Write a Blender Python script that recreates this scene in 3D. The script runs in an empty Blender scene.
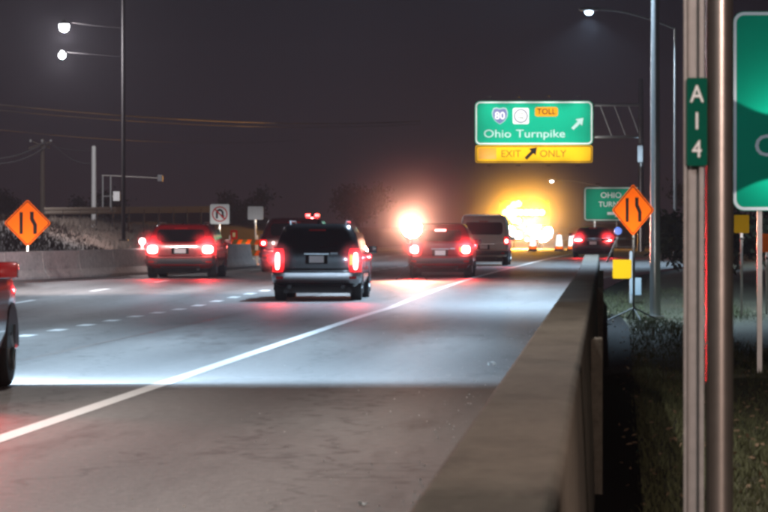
import bpy, bmesh, math, random
from mathutils import Vector, Matrix
R = math.radians
S = bpy.context.scene
COL = S.collection

# ------------------------------------------------------------------ camera
F_PX = 4200.0                       # long zoom, focal length in photo pixels (768 wide)
cam_d = bpy.data.cameras.new('camera')
cam_d.sensor_width = 36.0
cam_d.lens = F_PX / 768.0 * 36.0
cam_d.clip_start = 0.5
cam_d.clip_end = 6000
cam_d.dof.use_dof = True
cam_d.dof.focus_distance = 130
cam_d.dof.aperture_fstop = 14.0
cam = bpy.data.objects.new('camera', cam_d)
cam.location = (0, 0, 1.5)
cam.rotation_euler = (R(90) - math.atan(22 / F_PX), 0, math.atan(220 / F_PX))
COL.objects.link(cam)
S.camera = cam

# ------------------------------------------------------------------ night sky
W = bpy.data.worlds.new('World')
S.world = W
W.use_nodes = True
nt = W.node_tree
nt.nodes.clear()
wo = nt.nodes.new('ShaderNodeOutputWorld')
bgA = nt.nodes.new('ShaderNodeBackground')
bgB = nt.nodes.new('ShaderNodeBackground')
addw = nt.nodes.new('ShaderNodeAddShader')
sky = nt.nodes.new('ShaderNodeTexSky')
sky.sky_type = 'NISHITA'
sky.sun_disc = False
sky.sun_elevation = R(-6)
sky.sun_rotation = R(200)
bgA.inputs[1].default_value = 0.02
nt.links.new(sky.outputs[0], bgA.inputs[0])
# town light scattered in the night air: brownish low down, violet grey above
tc = nt.nodes.new('ShaderNodeTexCoord')
sx = nt.nodes.new('ShaderNodeSeparateXYZ')
rp = nt.nodes.new('ShaderNodeValToRGB')
rp.color_ramp.elements[0].position = 0.0
rp.color_ramp.elements[0].color = (0.044, 0.028, 0.034, 1)
rp.color_ramp.elements[1].position = 0.25
rp.color_ramp.elements[1].color = (0.012, 0.011, 0.014, 1)
e = rp.color_ramp.elements.new(0.03)
e.color = (0.028, 0.021, 0.031, 1)
e = rp.color_ramp.elements.new(0.055)
e.color = (0.017, 0.016, 0.025, 1)
nt.links.new(tc.outputs['Generated'], sx.inputs[0])
nt.links.new(sx.outputs[2], rp.inputs[0])
nt.links.new(rp.outputs[0], bgB.inputs[0])
bgB.inputs[1].default_value = 0.45
nt.links.new(bgA.outputs[0], addw.inputs[0])
nt.links.new(bgB.outputs[0], addw.inputs[1])
nt.links.new(addw.outputs[0], wo.inputs[0])

vs = S.view_settings
vs.view_transform = 'Standard'
vs.look = 'None'
vs.exposure = 0.0
vs.gamma = 1.0
vs.use_curve_mapping = False
S.render.engine = 'CYCLES'
S.cycles.use_denoising = True
S.cycles.max_bounces = 6
S.cycles.diffuse_bounces = 2
S.cycles.glossy_bounces = 3
S.cycles.transmission_bounces = 4
S.cycles.volume_bounces = 0
S.cycles.sample_clamp_indirect = 4.0
S.cycles.use_light_tree = True
S.cycles.pixel_filter_type = 'BLACKMAN_HARRIS'
S.cycles.filter_width = 3.0

# ------------------------------------------------------------------ helpers
def rise(d):
    """the carriageway climbs gently ahead"""
    return 0.5 * (1 - math.exp(-(d - 85) / 55.0)) if d > 85 else 0.0

def bend(d):
    """and drifts to the right"""
    if d < 75: return 0.0
    if d < 150: return 1.35 * ((d - 75) / 75.0) ** 1.4
    return 1.35 + 0.0195 * (d - 150)

def at(px, py, d):
    """a point at distance d seen at photo pixel px, py"""
    return Vector(((px - 604) * d / F_PX, d, 1.5 + (234 - py) * d / F_PX))

def tag(o, label=None, cat=None, group=None, kind=None):
    if label: o['label'] = label
    if cat: o['category'] = cat
    if group: o['group'] = group
    if kind: o['kind'] = kind
    return o

def thing(name, label, cat, loc, rz=0, group=None):
    o = bpy.data.objects.new(name, None)
    o.empty_display_size = 0.2
    o.location = loc
    o.rotation_euler = (0, 0, rz)
    COL.objects.link(o)
    return tag(o, label, cat, group)

class MB:
    def __init__(s): s.v = []; s.f = []
    def add(s, vs_, fs_):
        b = len(s.v); s.v += [tuple(p) for p in vs_]
        s.f += [tuple(i + b for i in f) for f in fs_]
        return s
    def box(s, c, d, rot=None):
        x, y, z = d[0] / 2, d[1] / 2, d[2] / 2
        p = [Vector((i * x, j * y, k * z)) for k in (-1, 1) for j in (-1, 1) for i in (-1, 1)]
        if rot: p = [rot @ q for q in p]
        p = [q + Vector(c) for q in p]
        return s.add(p, [(0, 2, 3, 1), (4, 5, 7, 6), (0, 1, 5, 4), (2, 6, 7, 3), (0, 4, 6, 2), (1, 3, 7, 5)])
    def cbox(s, c, d, b):
        """box with chamfered edges"""
        bm = bmesh.new(); bmesh.ops.create_cube(bm, size=1)
        for q in bm.verts: q.co = Vector((q.co.x * d[0], q.co.y * d[1], q.co.z * d[2])) + Vector(c)
        bmesh.ops.bevel(bm, geom=bm.edges[:], offset=b, segments=2, affect='EDGES', profile=0.7)
        bm.verts.index_update()
        s.add([q.co for q in bm.verts], [[q.index for q in f.verts] for f in bm.faces]); bm.free()
        return s
    def tube(s, p0, p1, r0, r1=None, n=10, cap=True):
        r1 = r0 if r1 is None else r1
        p0, p1 = Vector(p0), Vector(p1); ax = (p1 - p0).normalized()
        u = ax.orthogonal().normalized(); w = ax.cross(u)
        vs_ = []
        for p, r in ((p0, r0), (p1, r1)):
            for i in range(n):
                a = 2 * math.pi * i / n; vs_.append(p + r * (math.cos(a) * u + math.sin(a) * w))
        fs_ = [(i, (i + 1) % n, n + (i + 1) % n, n + i) for i in range(n)]
        if cap: fs_ += [tuple(range(n - 1, -1, -1)), tuple(range(n, 2 * n))]
        return s.add(vs_, fs_)
    def path(s, pts, r, n=6):
        for a, b in zip(pts, pts[1:]): s.tube(a, b, r, r, n)
        return s
    def lathe(s, prof, c, n=20, axis='z'):
        """prof: list of (radius, height)"""
        vs_ = []
        for r, h in prof:
            for i in range(n):
                a = 2 * math.pi * i / n; q = (r * math.cos(a), r * math.sin(a), h)
                if axis == 'x': q = (q[2], q[0], q[1])
                if axis == 'y': q = (q[0], q[2], q[1])
                vs_.append(Vector(q) + Vector(c))
        fs_ = []
        for k in range(len(prof) - 1):
            for i in range(n):
                j = (i + 1) % n; fs_.append((k * n + i, k * n + j, (k + 1) * n + j, (k + 1) * n + i))
        fs_ += [tuple(range(n)), tuple(range((len(prof) - 1) * n, len(prof) * n))]
        return s.add(vs_, fs_)
    def plate(s, poly, y0, y1):
        """poly in x,z extruded between y0 (front) and y1"""
        n = len(poly)
        vs_ = [(x, y0, z) for x, z in poly] + [(x, y1, z) for x, z in poly]
        fs_ = [tuple(range(n)), tuple(range(2 * n - 1, n - 1, -1))]
        fs_ += [(i, n + i, n + (i + 1) % n, (i + 1) % n) for i in range(n)]
        return s.add(vs_, fs_)
    def ring(s, outer, inner, y0, y1):
        n = len(outer)
        vs_ = [(x, y, z) for P in (outer, inner) for y in (y0, y1) for x, z in P]
        fs_ = []
        for i in range(n):
            j = (i + 1) % n
            fs_ += [(i, j, 2 * n + j, 2 * n + i), (i, n + i, n + j, j), (2 * n + i, 2 * n + j, 3 * n + j, 3 * n + i)]
        return s.add(vs_, fs_)
    def build(s, name, mat, parent=None, smooth=0, loc=None, rot=None):
        me = bpy.data.meshes.new(name); me.from_pydata(s.v, [], s.f)
        bm = bmesh.new(); bm.from_mesh(me); bmesh.ops.recalc_face_normals(bm, faces=bm.faces); bm.to_mesh(me); bm.free()
        if mat: me.materials.append(mat)
        if smooth:
            me.shade_smooth(); me.set_sharp_from_angle(angle=R(smooth))
        o = bpy.data.objects.new(name, me); COL.objects.link(o)
        if parent: o.parent = parent
        if loc is not None: o.location = loc
        if rot is not None: o.rotation_euler = rot
        return o

def rrect(w, h, r, cx=0, cz=0, n=5):
    P = []
    for sx_, sz_, a0 in ((1, 1, 0), (-1, 1, 90), (-1, -1, 180), (1, -1, 270)):
        for i in range(n + 1):
            a = R(a0 + 90 * i / n)
            P.append((cx + sx_ * (w / 2 - r) + r * math.cos(a), cz + sz_ * (h / 2 - r) + r * math.sin(a)))
    return P

def words(txt, size, x, z, y, mat, parent, name='lettering', align='CENTER', sx_=1.0):
    cu = bpy.data.curves.new('t', 'FONT'); cu.body = txt; cu.size = size
    cu.align_x = align; cu.align_y = 'CENTER'; cu.extrude = 0.003; cu.resolution_u = 3; cu.offset = size * 0.008
    tmp = bpy.data.objects.new('t', cu); COL.objects.link(tmp)
    dg = bpy.context.evaluated_depsgraph_get()
    me = bpy.data.meshes.new_from_object(tmp.evaluated_get(dg))
    bpy.data.objects.remove(tmp); bpy.data.curves.remove(cu)
    me.materials.clear(); me.materials.append(mat); me.name = name
    o = bpy.data.objects.new(name, me); COL.objects.link(o); o.parent = parent
    o.rotation_euler = (R(90), 0, 0); o.location = (x, y, z); o.scale = (sx_, 1, 1)
    return o

def lamp(kind, parent, loc, power, color, aim=None, size=60, blend=0.5, radius=0.05, area=None):
    L = bpy.data.lights.new('lamp_light', kind)
    L.energy = power; L.color = color
    if kind == 'SPOT': L.spot_size = R(size); L.spot_blend = blend; L.shadow_soft_size = radius
    elif kind == 'POINT': L.shadow_soft_size = radius
    elif kind == 'AREA': L.shape = 'RECTANGLE'; L.size, L.size_y = area
    o = bpy.data.objects.new('lamp_light', L); COL.objects.link(o)
    o.location = loc
    if parent: o.parent = parent
    if aim is not None: o.rotation_euler = Vector(aim).to_track_quat('-Z', 'Y').to_euler()
    return o

# ------------------------------------------------------------------ materials
def principled(name):
    m = bpy.data.materials.new(name); m.use_nodes = True
    return m, m.node_tree, m.node_tree.nodes['Principled BSDF']

def mat(name, col, rough=0.6, metal=0.0, var=0.12, scale=6.0, bump=0.0, coat=0.0, spec=0.5):
    m, t, b = principled(name)
    b.inputs['Roughness'].default_value = rough; b.inputs['Metallic'].default_value = metal
    b.inputs['Coat Weight'].default_value = coat; b.inputs['Coat Roughness'].default_value = 0.06
    b.inputs['Specular IOR Level'].default_value = spec
    tcn = t.nodes.new('ShaderNodeTexCoord'); nz = t.nodes.new('ShaderNodeTexNoise')
    nz.inputs['Scale'].default_value = scale; nz.inputs['Detail'].default_value = 8; nz.inputs['Roughness'].default_value = 0.65
    t.links.new(tcn.outputs['Object'], nz.inputs['Vector'])
    mx = t.nodes.new('ShaderNodeMix'); mx.data_type = 'RGBA'
    mx.inputs[6].default_value = (*[c * (1 - var) for c in col], 1); mx.inputs[7].default_value = (*[min(1, c * (1 + var)) for c in col], 1)
    t.links.new(nz.outputs['Fac'], mx.inputs[0]); t.links.new(mx.outputs[2], b.inputs['Base Color'])
    if bump:
        bp = t.nodes.new('ShaderNodeBump'); bp.inputs['Strength'].default_value = bump; bp.inputs['Distance'].default_value = 0.01
        t.links.new(nz.outputs['Fac'], bp.inputs['Height']); t.links.new(bp.outputs[0], b.inputs['Normal'])
    return m

def emit(name, col, strength, base=None):
    m, t, b = principled(name)
    b.inputs['Base Color'].default_value = (*(base or col), 1); b.inputs['Roughness'].default_value = 0.25
    b.inputs['Emission Color'].default_value = (*col, 1); b.inputs['Emission Strength'].default_value = strength
    return m

def ground_mat(name, c1, c2, c3, scales, rough, bump, stretch=1.0):
    """layered noise: broad patches, streaks along the road, fine speckle"""
    m, t, b = principled(name); b.inputs['Roughness'].default_value = rough
    g = t.nodes.new('ShaderNodeNewGeometry'); mp = t.nodes.new('ShaderNodeMapping')
    mp.inputs['Scale'].default_value = (1, stretch, 1)
    t.links.new(g.outputs['Position'], mp.inputs[0])
    def nz(src, sc, det=6):
        n = t.nodes.new('ShaderNodeTexNoise'); n.inputs['Scale'].default_value = sc; n.inputs['Detail'].default_value = det
        n.inputs['Roughness'].default_value = 0.7; t.links.new(src, n.inputs['Vector']); return n.outputs['Fac']
    def rampf(src, lo, hi):
        r = t.nodes.new('ShaderNodeMapRange'); r.inputs[1].default_value = lo; r.inputs[2].default_value = hi
        t.links.new(src, r.inputs[0]); return r.outputs[0]
    a = rampf(nz(mp.outputs[0], scales[0]), 0.35, 0.65); f = rampf(nz(g.outputs['Position'], scales[1], 3), 0.3, 0.7)
    st = rampf(nz(mp.outputs[0], scales[2]), 0.56, 0.72)
    m1 = t.nodes.new('ShaderNodeMix'); m1.data_type = 'RGBA'; m1.inputs[6].default_value = (*c1, 1); m1.inputs[7].default_value = (*c2, 1)
    t.links.new(a, m1.inputs[0])
    m2 = t.nodes.new('ShaderNodeMix'); m2.data_type = 'RGBA'; m2.inputs[7].default_value = (*c3, 1)
    t.links.new(st, m2.inputs[0]); t.links.new(m1.outputs[2], m2.inputs[6])
    m3 = t.nodes.new('ShaderNodeMix'); m3.data_type = 'RGBA'; m3.blend_type = 'MULTIPLY'; m3.inputs[0].default_value = 0.55
    hs = t.nodes.new('ShaderNodeMapRange'); hs.inputs[3].default_value = 0.55; hs.inputs[4].default_value = 1.35
    t.links.new(f, hs.inputs[0]); t.links.new(m2.outputs[2], m3.inputs[6]); t.links.new(hs.outputs[0], m3.inputs[7])
    t.links.new(m3.outputs[2], b.inputs['Base Color'])
    if name == 'worn_asphalt':                       # wheel paths polished dark in every lane, hairline cracks
        sp_ = t.nodes.new('ShaderNodeSeparateXYZ'); t.links.new(g.outputs['Position'], sp_.inputs[0])
        w1 = t.nodes.new('ShaderNodeMath'); w1.operation = 'MULTIPLY_ADD'; w1.inputs[1].default_value = 2 * math.pi / 2.05; w1.inputs[2].default_value = 0.9
        wv = t.nodes.new('ShaderNodeMath'); wv.operation = 'MULTIPLY_ADD'; wv.inputs[1].default_value = 1.3; t.links.new(a, wv.inputs[0])
        w2 = t.nodes.new('ShaderNodeMath'); w2.operation = 'SINE'; t.links.new(sp_.outputs[0], w1.inputs[0]); t.links.new(w1.outputs[0], wv.inputs[2]); t.links.new(wv.outputs[0], w2.inputs[0])
        w3_ = t.nodes.new('ShaderNodeMapRange'); w3_.inputs[1].default_value = -1; w3_.inputs[3].default_value = 0.70; w3_.inputs[4].default_value = 1.10; t.links.new(w2.outputs[0], w3_.inputs[0])
        vo = t.nodes.new('ShaderNodeTexVoronoi'); vo.feature = 'DISTANCE_TO_EDGE'; vo.inputs['Scale'].default_value = 0.55
        wn = t.nodes.new('ShaderNodeTexNoise'); wn.inputs['Scale'].default_value = 1.6; wn.inputs['Detail'].default_value = 5; t.links.new(g.outputs['Position'], wn.inputs['Vector'])
        av = t.nodes.new('ShaderNodeVectorMath'); av.operation = 'MULTIPLY_ADD'; av.inputs[1].default_value = (0.9, 0.9, 0.9)
        t.links.new(wn.outputs['Color'], av.inputs[0]); t.links.new(mp.outputs[0], av.inputs[2]); t.links.new(av.outputs[0], vo.inputs['Vector'])
        ck = t.nodes.new('ShaderNodeMapRange'); ck.inputs[1].default_value = 0.0; ck.inputs[2].default_value = 0.018; ck.inputs[3].default_value = 0.5; ck.inputs[4].default_value = 1.0; t.links.new(vo.outputs['Distance'], ck.inputs[0])
        mm = t.nodes.new('ShaderNodeMath'); mm.operation = 'MULTIPLY'; t.links.new(w3_.outputs[0], mm.inputs[0]); t.links.new(ck.outputs[0], mm.inputs[1])
        m4 = t.nodes.new('ShaderNodeMix'); m4.data_type = 'RGBA'; m4.blend_type = 'MULTIPLY'; m4.inputs[0].default_value = 1.0
        t.links.new(m3.outputs[2], m4.inputs[6]); t.links.new(mm.outputs[0], m4.inputs[7]); t.links.new(m4.outputs[2], b.inputs['Base Color'])
    bp = t.nodes.new('ShaderNodeBump'); bp.inputs['Strength'].default_value = bump; bp.inputs['Distance'].default_value = 0.012
    t.links.new(f, bp.inputs['Height']); t.links.new(bp.outputs[0], b.inputs['Normal'])
    return m

M = dict(
    road=ground_mat('worn_asphalt', (0.150, 0.145, 0.140), (0.205, 0.198, 0.190), (0.085, 0.080, 0.076), (0.5, 9.0, 1.1), 0.62, 0.5, 0.10),
    paint=mat('road_paint', (0.84, 0.84, 0.82), 0.6, var=0.15, scale=9),
    conc=ground_mat('barrier_concrete', (0.076, 0.066, 0.050), (0.132, 0.116, 0.090), (0.048, 0.040, 0.031), (1.6, 14.0, 2.6), 0.85, 0.6, 0.25),
    conc_pale=ground_mat('pale_concrete', (0.44, 0.39, 0.36), (0.56, 0.50, 0.46), (0.30, 0.26, 0.24), (0.8, 10.0, 1.2), 0.85, 0.5),
    grass_ground=ground_mat('lawn_soil', (0.050, 0.048, 0.026), (0.080, 0.074, 0.042), (0.062, 0.048, 0.030), (0.7, 6.0, 1.4), 0.95, 0.8),
    grass=mat('grass_blade', (0.080, 0.088, 0.036), 0.8, var=0.35, scale=1.5),
    bank=ground_mat('bank_scrub', (0.060, 0.036, 0.026), (0.085, 0.050, 0.036), (0.030, 0.020, 0.016), (0.25, 2.0, 0.4), 0.95, 0.8),
    galv=mat('galvanised_steel', (0.46, 0.46, 0.45), 0.34, 0.85, var=0.2, scale=12, bump=0.05),
    weath=mat('weathered_steel_pole', (0.42, 0.38, 0.35), 0.30, 0.9, var=0.25, scale=7, bump=0.06),
    dark=mat('dark_metal', (0.035, 0.033, 0.034), 0.5, 0.3),
    wood=mat('old_timber', (0.11, 0.085, 0.065), 0.85, var=0.25),
    white_pole=mat('whitewashed_pole', (0.42, 0.41, 0.40), 0.7),
    wire=mat('overhead_wire', (0.13, 0.125, 0.13), 0.8),
    green=mat('green_sheeting', (0.0, 0.33, 0.19), 0.75, var=0.06, scale=2, spec=0.08),
    white=mat('white_sheeting', (0.80, 0.82, 0.82), 0.75, var=0.04, spec=0.08),
    yellow=mat('yellow_sheeting', (0.86, 0.45, 0.005), 0.75, var=0.08, scale=2, spec=0.08),
    orange=mat('orange_sheeting', (0.90, 0.13, 0.003), 0.75, var=0.06, scale=3, spec=0.08),
    worn=mat('worn_white_lettering', (0.40, 0.58, 0.55), 0.75, var=0.25, scale=2.5, spec=0.08),
    brown=mat('faded_black_lettering', (0.22, 0.11, 0.01), 0.75, var=0.3, scale=2.5, spec=0.08),
    black=mat('black_lettering', (0.012, 0.010, 0.010), 0.75, spec=0.08),
    blue=mat('blue_plastic', (0.01, 0.10, 0.45), 0.4),
    redp=mat('red_sheeting', (0.55, 0.02, 0.02), 0.75, spec=0.08),
    glass=mat('tinted_glass', (0.012, 0.012, 0.014), 0.06, 0.0, var=0.02, coat=0.5, spec=0.7),
    rubber=mat('tyre_rubber', (0.022, 0.021, 0.021), 0.75),
    rim=mat('alloy_rim', (0.45, 0.45, 0.46), 0.3, 0.85),
    chrome=mat('chrome_trim', (0.48, 0.49, 0.51), 0.28, 1.0, var=0.03),
    plastic=mat('grey_bumper_plastic', (0.05, 0.05, 0.052), 0.5),
    plate=mat('licence_plate', (0.85, 0.80, 0.78), 0.45),
    p_black=mat('black_car_paint', (0.018, 0.018, 0.021), 0.22, 0.35, var=0.03, coat=1.0),
    p_red=mat('dark_red_car_paint', (0.28, 0.008, 0.011), 0.25, 0.1, var=0.03, coat=1.0),
    p_maroon=mat('maroon_car_paint', (0.10, 0.012, 0.018), 0.25, 0.2, var=0.03, coat=1.0),
    p_grey=mat('warm_grey_van_paint', (0.58, 0.52, 0.45), 0.4, 0.0, var=0.05, coat=0.6),
    p_silver=mat('silver_car_paint', (0.40, 0.39, 0.40), 0.28, 0.6, var=0.03, coat=1.0),
    p_yel=mat('work_truck_yellow', (0.60, 0.28, 0.01), 0.35, 0.0, var=0.06, coat=0.5),
    lens=emit('lit_red_lens', (1.0, 0.012, 0.02), 1.1, (0.5, 0.01, 0.01)),
    hot=emit('brake_lamp_element', (1.0, 0.16, 0.14), 40, (0.8, 0.1, 0.1)),
    amber=emit('amber_lamp_element', (1.0, 0.42, 0.03), 40, (0.9, 0.4, 0.02)),
    amber_dim=emit('amber_marker_lens', (1.0, 0.32, 0.01), 2.0, (0.9, 0.3, 0.02)),
    white_hot=emit('white_lamp_element', (1.0, 0.97, 0.92), 40, (0.9, 0.9, 0.9)),
    white_dim=emit('white_marker_lens', (1.0, 0.92, 0.86), 3.0, (0.9, 0.9, 0.9)),
    leaf=mat('dark_foliage', (0.045, 0.052, 0.026), 0.8, var=0.4, scale=1.2),
    bark=mat('tree_bark', (0.09, 0.07, 0.055), 0.9, var=0.3),
    scrap=mat('litter_paper', (0.75, 0.78, 0.78), 0.6),
    stone=mat('grit', (0.48, 0.46, 0.44), 0.8, var=0.4),
)

# ------------------------------------------------------------------ ground, road
DS = [4, 12, 20, 30, 40, 50, 60, 70] + [75 + 5 * i for i in range(26)] + [205 + 15 * i for i in range(10)] + [380, 480, 650, 900, 1400]
def strip(xl, xr, zoff, ds=None, closed=False):
    """a sheet that follows the carriageway; xl, xr functions of distance"""
    mb = MB(); ds = ds or DS; n = 14; v = []
    for d in ds:
        a, b = xl(d), xr(d)
        for i in range(n + 1):
            v.append((a + (b - a) * i / n, d, rise(d) + zoff))
    f = [(k * (n + 1) + i, k * (n + 1) + i + 1, (k + 1) * (n + 1) + i + 1, (k + 1) * (n + 1) + i) for k in range(len(ds) - 1) for i in range(n)]
    return mb.add(v, f)

def road_left(d): return -21.8 + bend(d)
def road_right(d):
    """the exit lane opens to the right past the barrier's end"""
    t = min(1, max(0, (d - 108) / 60.0)); t = t * t * (3 - 2 * t)
    return -0.42 + t * 4.2 + max(0, d - 150) * 0.012
road = strip(road_left, road_right, 0.0).build('road', M['road'])
tag(road, kind='structure')

def grade_right(d):
    t = min(1, max(0, (d - 100) / 35.0)); t = t * t * (3 - 2 * t)
    return -0.5 * (1 - t) + t * (rise(d) - 0.10)
mb = MB(); cols = [0, 0.4, 0.8, 1.4, 2.2, 4, 7, 12, 25, 60, 150, 400]; v = []
for d in DS:
    x0 = road_right(d) - 0.02 if d > 109 else -0.16
    for x in cols:
        drop = 0.0
        if d > 109: drop = 0.0 if x > 0 else 0.02
        v.append((x0 + x, d, grade_right(d) + drop + 0.05 * math.sin(x * 2.1 + d * 0.13) * (1 if 0.3 < x < 30 else 0) + (0.004 * x * x if x < 25 else 2.5)))
n = len(cols)
mb.add(v, [(k * n + i, k * n + i + 1, (k + 1) * n + i + 1, (k + 1) * n + i) for k in range(len(DS) - 1) for i in range(n - 1)])
lawn = mb.build('verge', M['grass_ground'], smooth=60); tag(lawn, kind='structure')

mb = MB(); v = []  # near-black strip that paints the barrier's shadow onto the verge
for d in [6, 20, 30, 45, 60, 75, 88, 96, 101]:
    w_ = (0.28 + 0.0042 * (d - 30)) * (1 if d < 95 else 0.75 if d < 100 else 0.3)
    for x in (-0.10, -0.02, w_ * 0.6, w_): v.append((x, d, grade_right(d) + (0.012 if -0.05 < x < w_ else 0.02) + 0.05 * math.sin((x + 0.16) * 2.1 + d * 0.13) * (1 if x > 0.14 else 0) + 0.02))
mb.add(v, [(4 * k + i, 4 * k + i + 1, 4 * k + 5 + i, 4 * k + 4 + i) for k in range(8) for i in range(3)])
shadow_strip = mb.build('barrier_shadow_strip', mat('painted_shadow_black', (0.010, 0.009, 0.008), 0.9, var=0.4, scale=9, bump=0.5, spec=0.1), smooth=60); tag(shadow_strip, kind='structure')

# bank to the left of the carriageway, behind the barrier
mb = MB(); v = []
lc = [0, 1.0, 2.2, 4, 7, 11, 16, 24, 40, 90, 200, 500]
for d in DS:
    x0 = road_left(d) + 0.3
    for x in lc:
        t = min(1, x / 6.5); t = t * t * (3 - 2 * t)
        z = rise(d) - 0.03 + t * (1.65 if d > 95 else 0.8) + (0.12 * math.sin(d * 0.11 + x) if 1 < x < 90 else 0) + (1.2 if x > 150 else 0)
        v.append((x0 - x, d, z))
n = len(lc)
mb.add(v, [(k * n + i, (k + 1) * n + i, (k + 1) * n + i + 1, k * n + i + 1) for k in range(len(DS) - 1) for i in range(n - 1)])
bank = mb.build('embankment', M['bank'], smooth=60); tag(bank, kind='structure')

# far rise that closes the view
mb = MB(); v = []; rnd = random.Random(4)
for i in range(81):
    x = -420 + i * 11.0
    h = 5.5 + 2.2 * math.sin(i * 0.31) + 1.4 * math.sin(i * 0.83 + 1) + rnd.uniform(-0.4, 0.4) - (2.0 if x > -60 else 0)
    v += [(x, 720, -2), (x, 760, h * 0.6), (x * 1.1, 900, h), (x * 1.1, 1100, -3)]
mb.add(v, [(4 * i + k, 4 * i + k + 1, 4 * i + 5 + k, 4 * i + 4 + k) for i in range(80) for k in range(3)])
hills = mb.build('hills', M['bank'], smooth=80); tag(hills, kind='structure')

# painted markings lie 4 mm above the asphalt
def edge_line(x0, w, ds): return strip(lambda d: x0 + bend(d) - w / 2, lambda d: x0 + bend(d) + w / 2, 0.004, ds)
o = edge_line(-4.41, 0.17, DS[:46]).build('lane_line', M['paint'], road)
o = edge_line(-17.2, 0.15, DS[:46]).build('lane_line', M['paint'], road)
for k in range(70):                                   # short dots of the exit-only lane line
    d0 = 57.2 + k * 3.62
    edge_line(-8.50, 0.22, [d0, d0 + 0.6, d0 + 1.25]).build('lane_dash', M['paint'], road)
for k in range(14):                                   # ordinary broken lane line
    d0 = 76 + k * 12.2
    edge_line(-12.6, 0.15, [d0, d0 + 1.5, d0 + 3.05]).build('lane_dash', M['paint'], road)
# tar-sealed joint between two paving passes
o = edge_line(-6.9, 0.05, DS[:30]).build('paving_joint', mat('tar_seal', (0.05, 0.048, 0.046), 0.5), road); o.location.z = -0.001

# ------------------------------------------------------------------ concrete barriers
def barrier_piece(poly, a, b, za, zb, jit=0):
    """section poly (x,z), swept a -> b (plan points); x is to the right of travel"""
    a, b = Vector(a), Vector(b); u = (b - a).normalized(); rgt = Vector((u.y, -u.x))
    v = []; n = len(poly)
    for p, z in ((a, za), (b, zb)):
        for x, h in poly: v.append((p.x + rgt.x * x, p.y + rgt.y * x, z + h))
    f = [(i, (i + 1) % n, n + (i + 1) % n, n + i) for i in range(n)] + [tuple(range(n)), tuple(range(2 * n - 1, n - 1, -1))]
    return MB().add(v, f)
SEC = [(-0.40, 0), (-0.40, 0.08), (-0.27, 0.30), (-0.20, 0.785), (-0.18, 0.81), (0.155, 0.81), (0.18, 0.785), (0.22, -0.02), (0.235, -0.62), (-0.40, -0.62)]
bR = thing('concrete_barrier', 'long brown grey concrete barrier running along the road edge beside the grass', 'barrier', (-0.30, 0, 0))
y = 5.0; k = 0
while y < 106:
    l = 6.0
    o = barrier_piece(SEC, (0, y), (0, y + l - 0.02), rise(y), rise(y + l)).build('barrier_segment', M['conc'], bR)
    bv = o.modifiers.new('b', 'BEVEL'); bv.width = 0.012; bv.segments = 2; bv.limit_method = 'ANGLE'
    if k in (4, 9, 14):
        MB().cbox((0.245, y + 3, 0.10), (0.09, 0.5, 1.22), 0.015).build('pilaster', M['conc'], bR)
    y += l; k += 1
# sloped end
o = MB().add([(-0.40, 107, rise(107)), (0.22, 107, rise(107)), (0.18, 107, rise(107) + 0.8), (-0.18, 107, rise(107) + 0.8),
              (-0.40, 111, rise(111)), (0.22, 111, rise(111)), (0.18, 111, rise(111) + 0.35), (-0.18, 111, rise(111) + 0.35)],
             [(0, 1, 2, 3), (4, 7, 6, 5), (3, 2, 6, 7), (0, 3, 7, 4), (1, 5, 6, 2), (0, 4, 5, 1)]).build('end_section', M['conc'], bR)

SECJ = [(-0.30, 0), (-0.30, 0.08), (-0.16, 0.26), (-0.09, 0.79), (0.09, 0.79), (0.16, 0.26), (0.30, 0.08), (0.30, 0)]
bL = thing('concrete_barrier', 'pale concrete barrier across the far side of the road below the left diamond sign', 'barrier', (0, 0, 0))
nodes = [Vector((-20.3, 99)), Vector((-16.6, 115)), Vector((-14.0, 127)), Vector((-12.9, 152))]
pts = []
for a, b in zip(nodes, nodes[1:]):
    n_ = max(1, round((b - a).length / 3.05))
    pts += [a + (b - a) * i / n_ for i in range(n_)]
pts.append(nodes[-1])
for a, b in zip(pts, pts[1:]):
    u = (b - a).normalized() * 0.012
    o = barrier_piece(SECJ, a + u, b - u, rise(a.y), rise(b.y)).build('barrier_segment', M['conc_pale'], bL)
    bv = o.modifiers.new('b', 'BEVEL'); bv.width = 0.015; bv.segments = 2; bv.limit_method = 'ANGLE'

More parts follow.
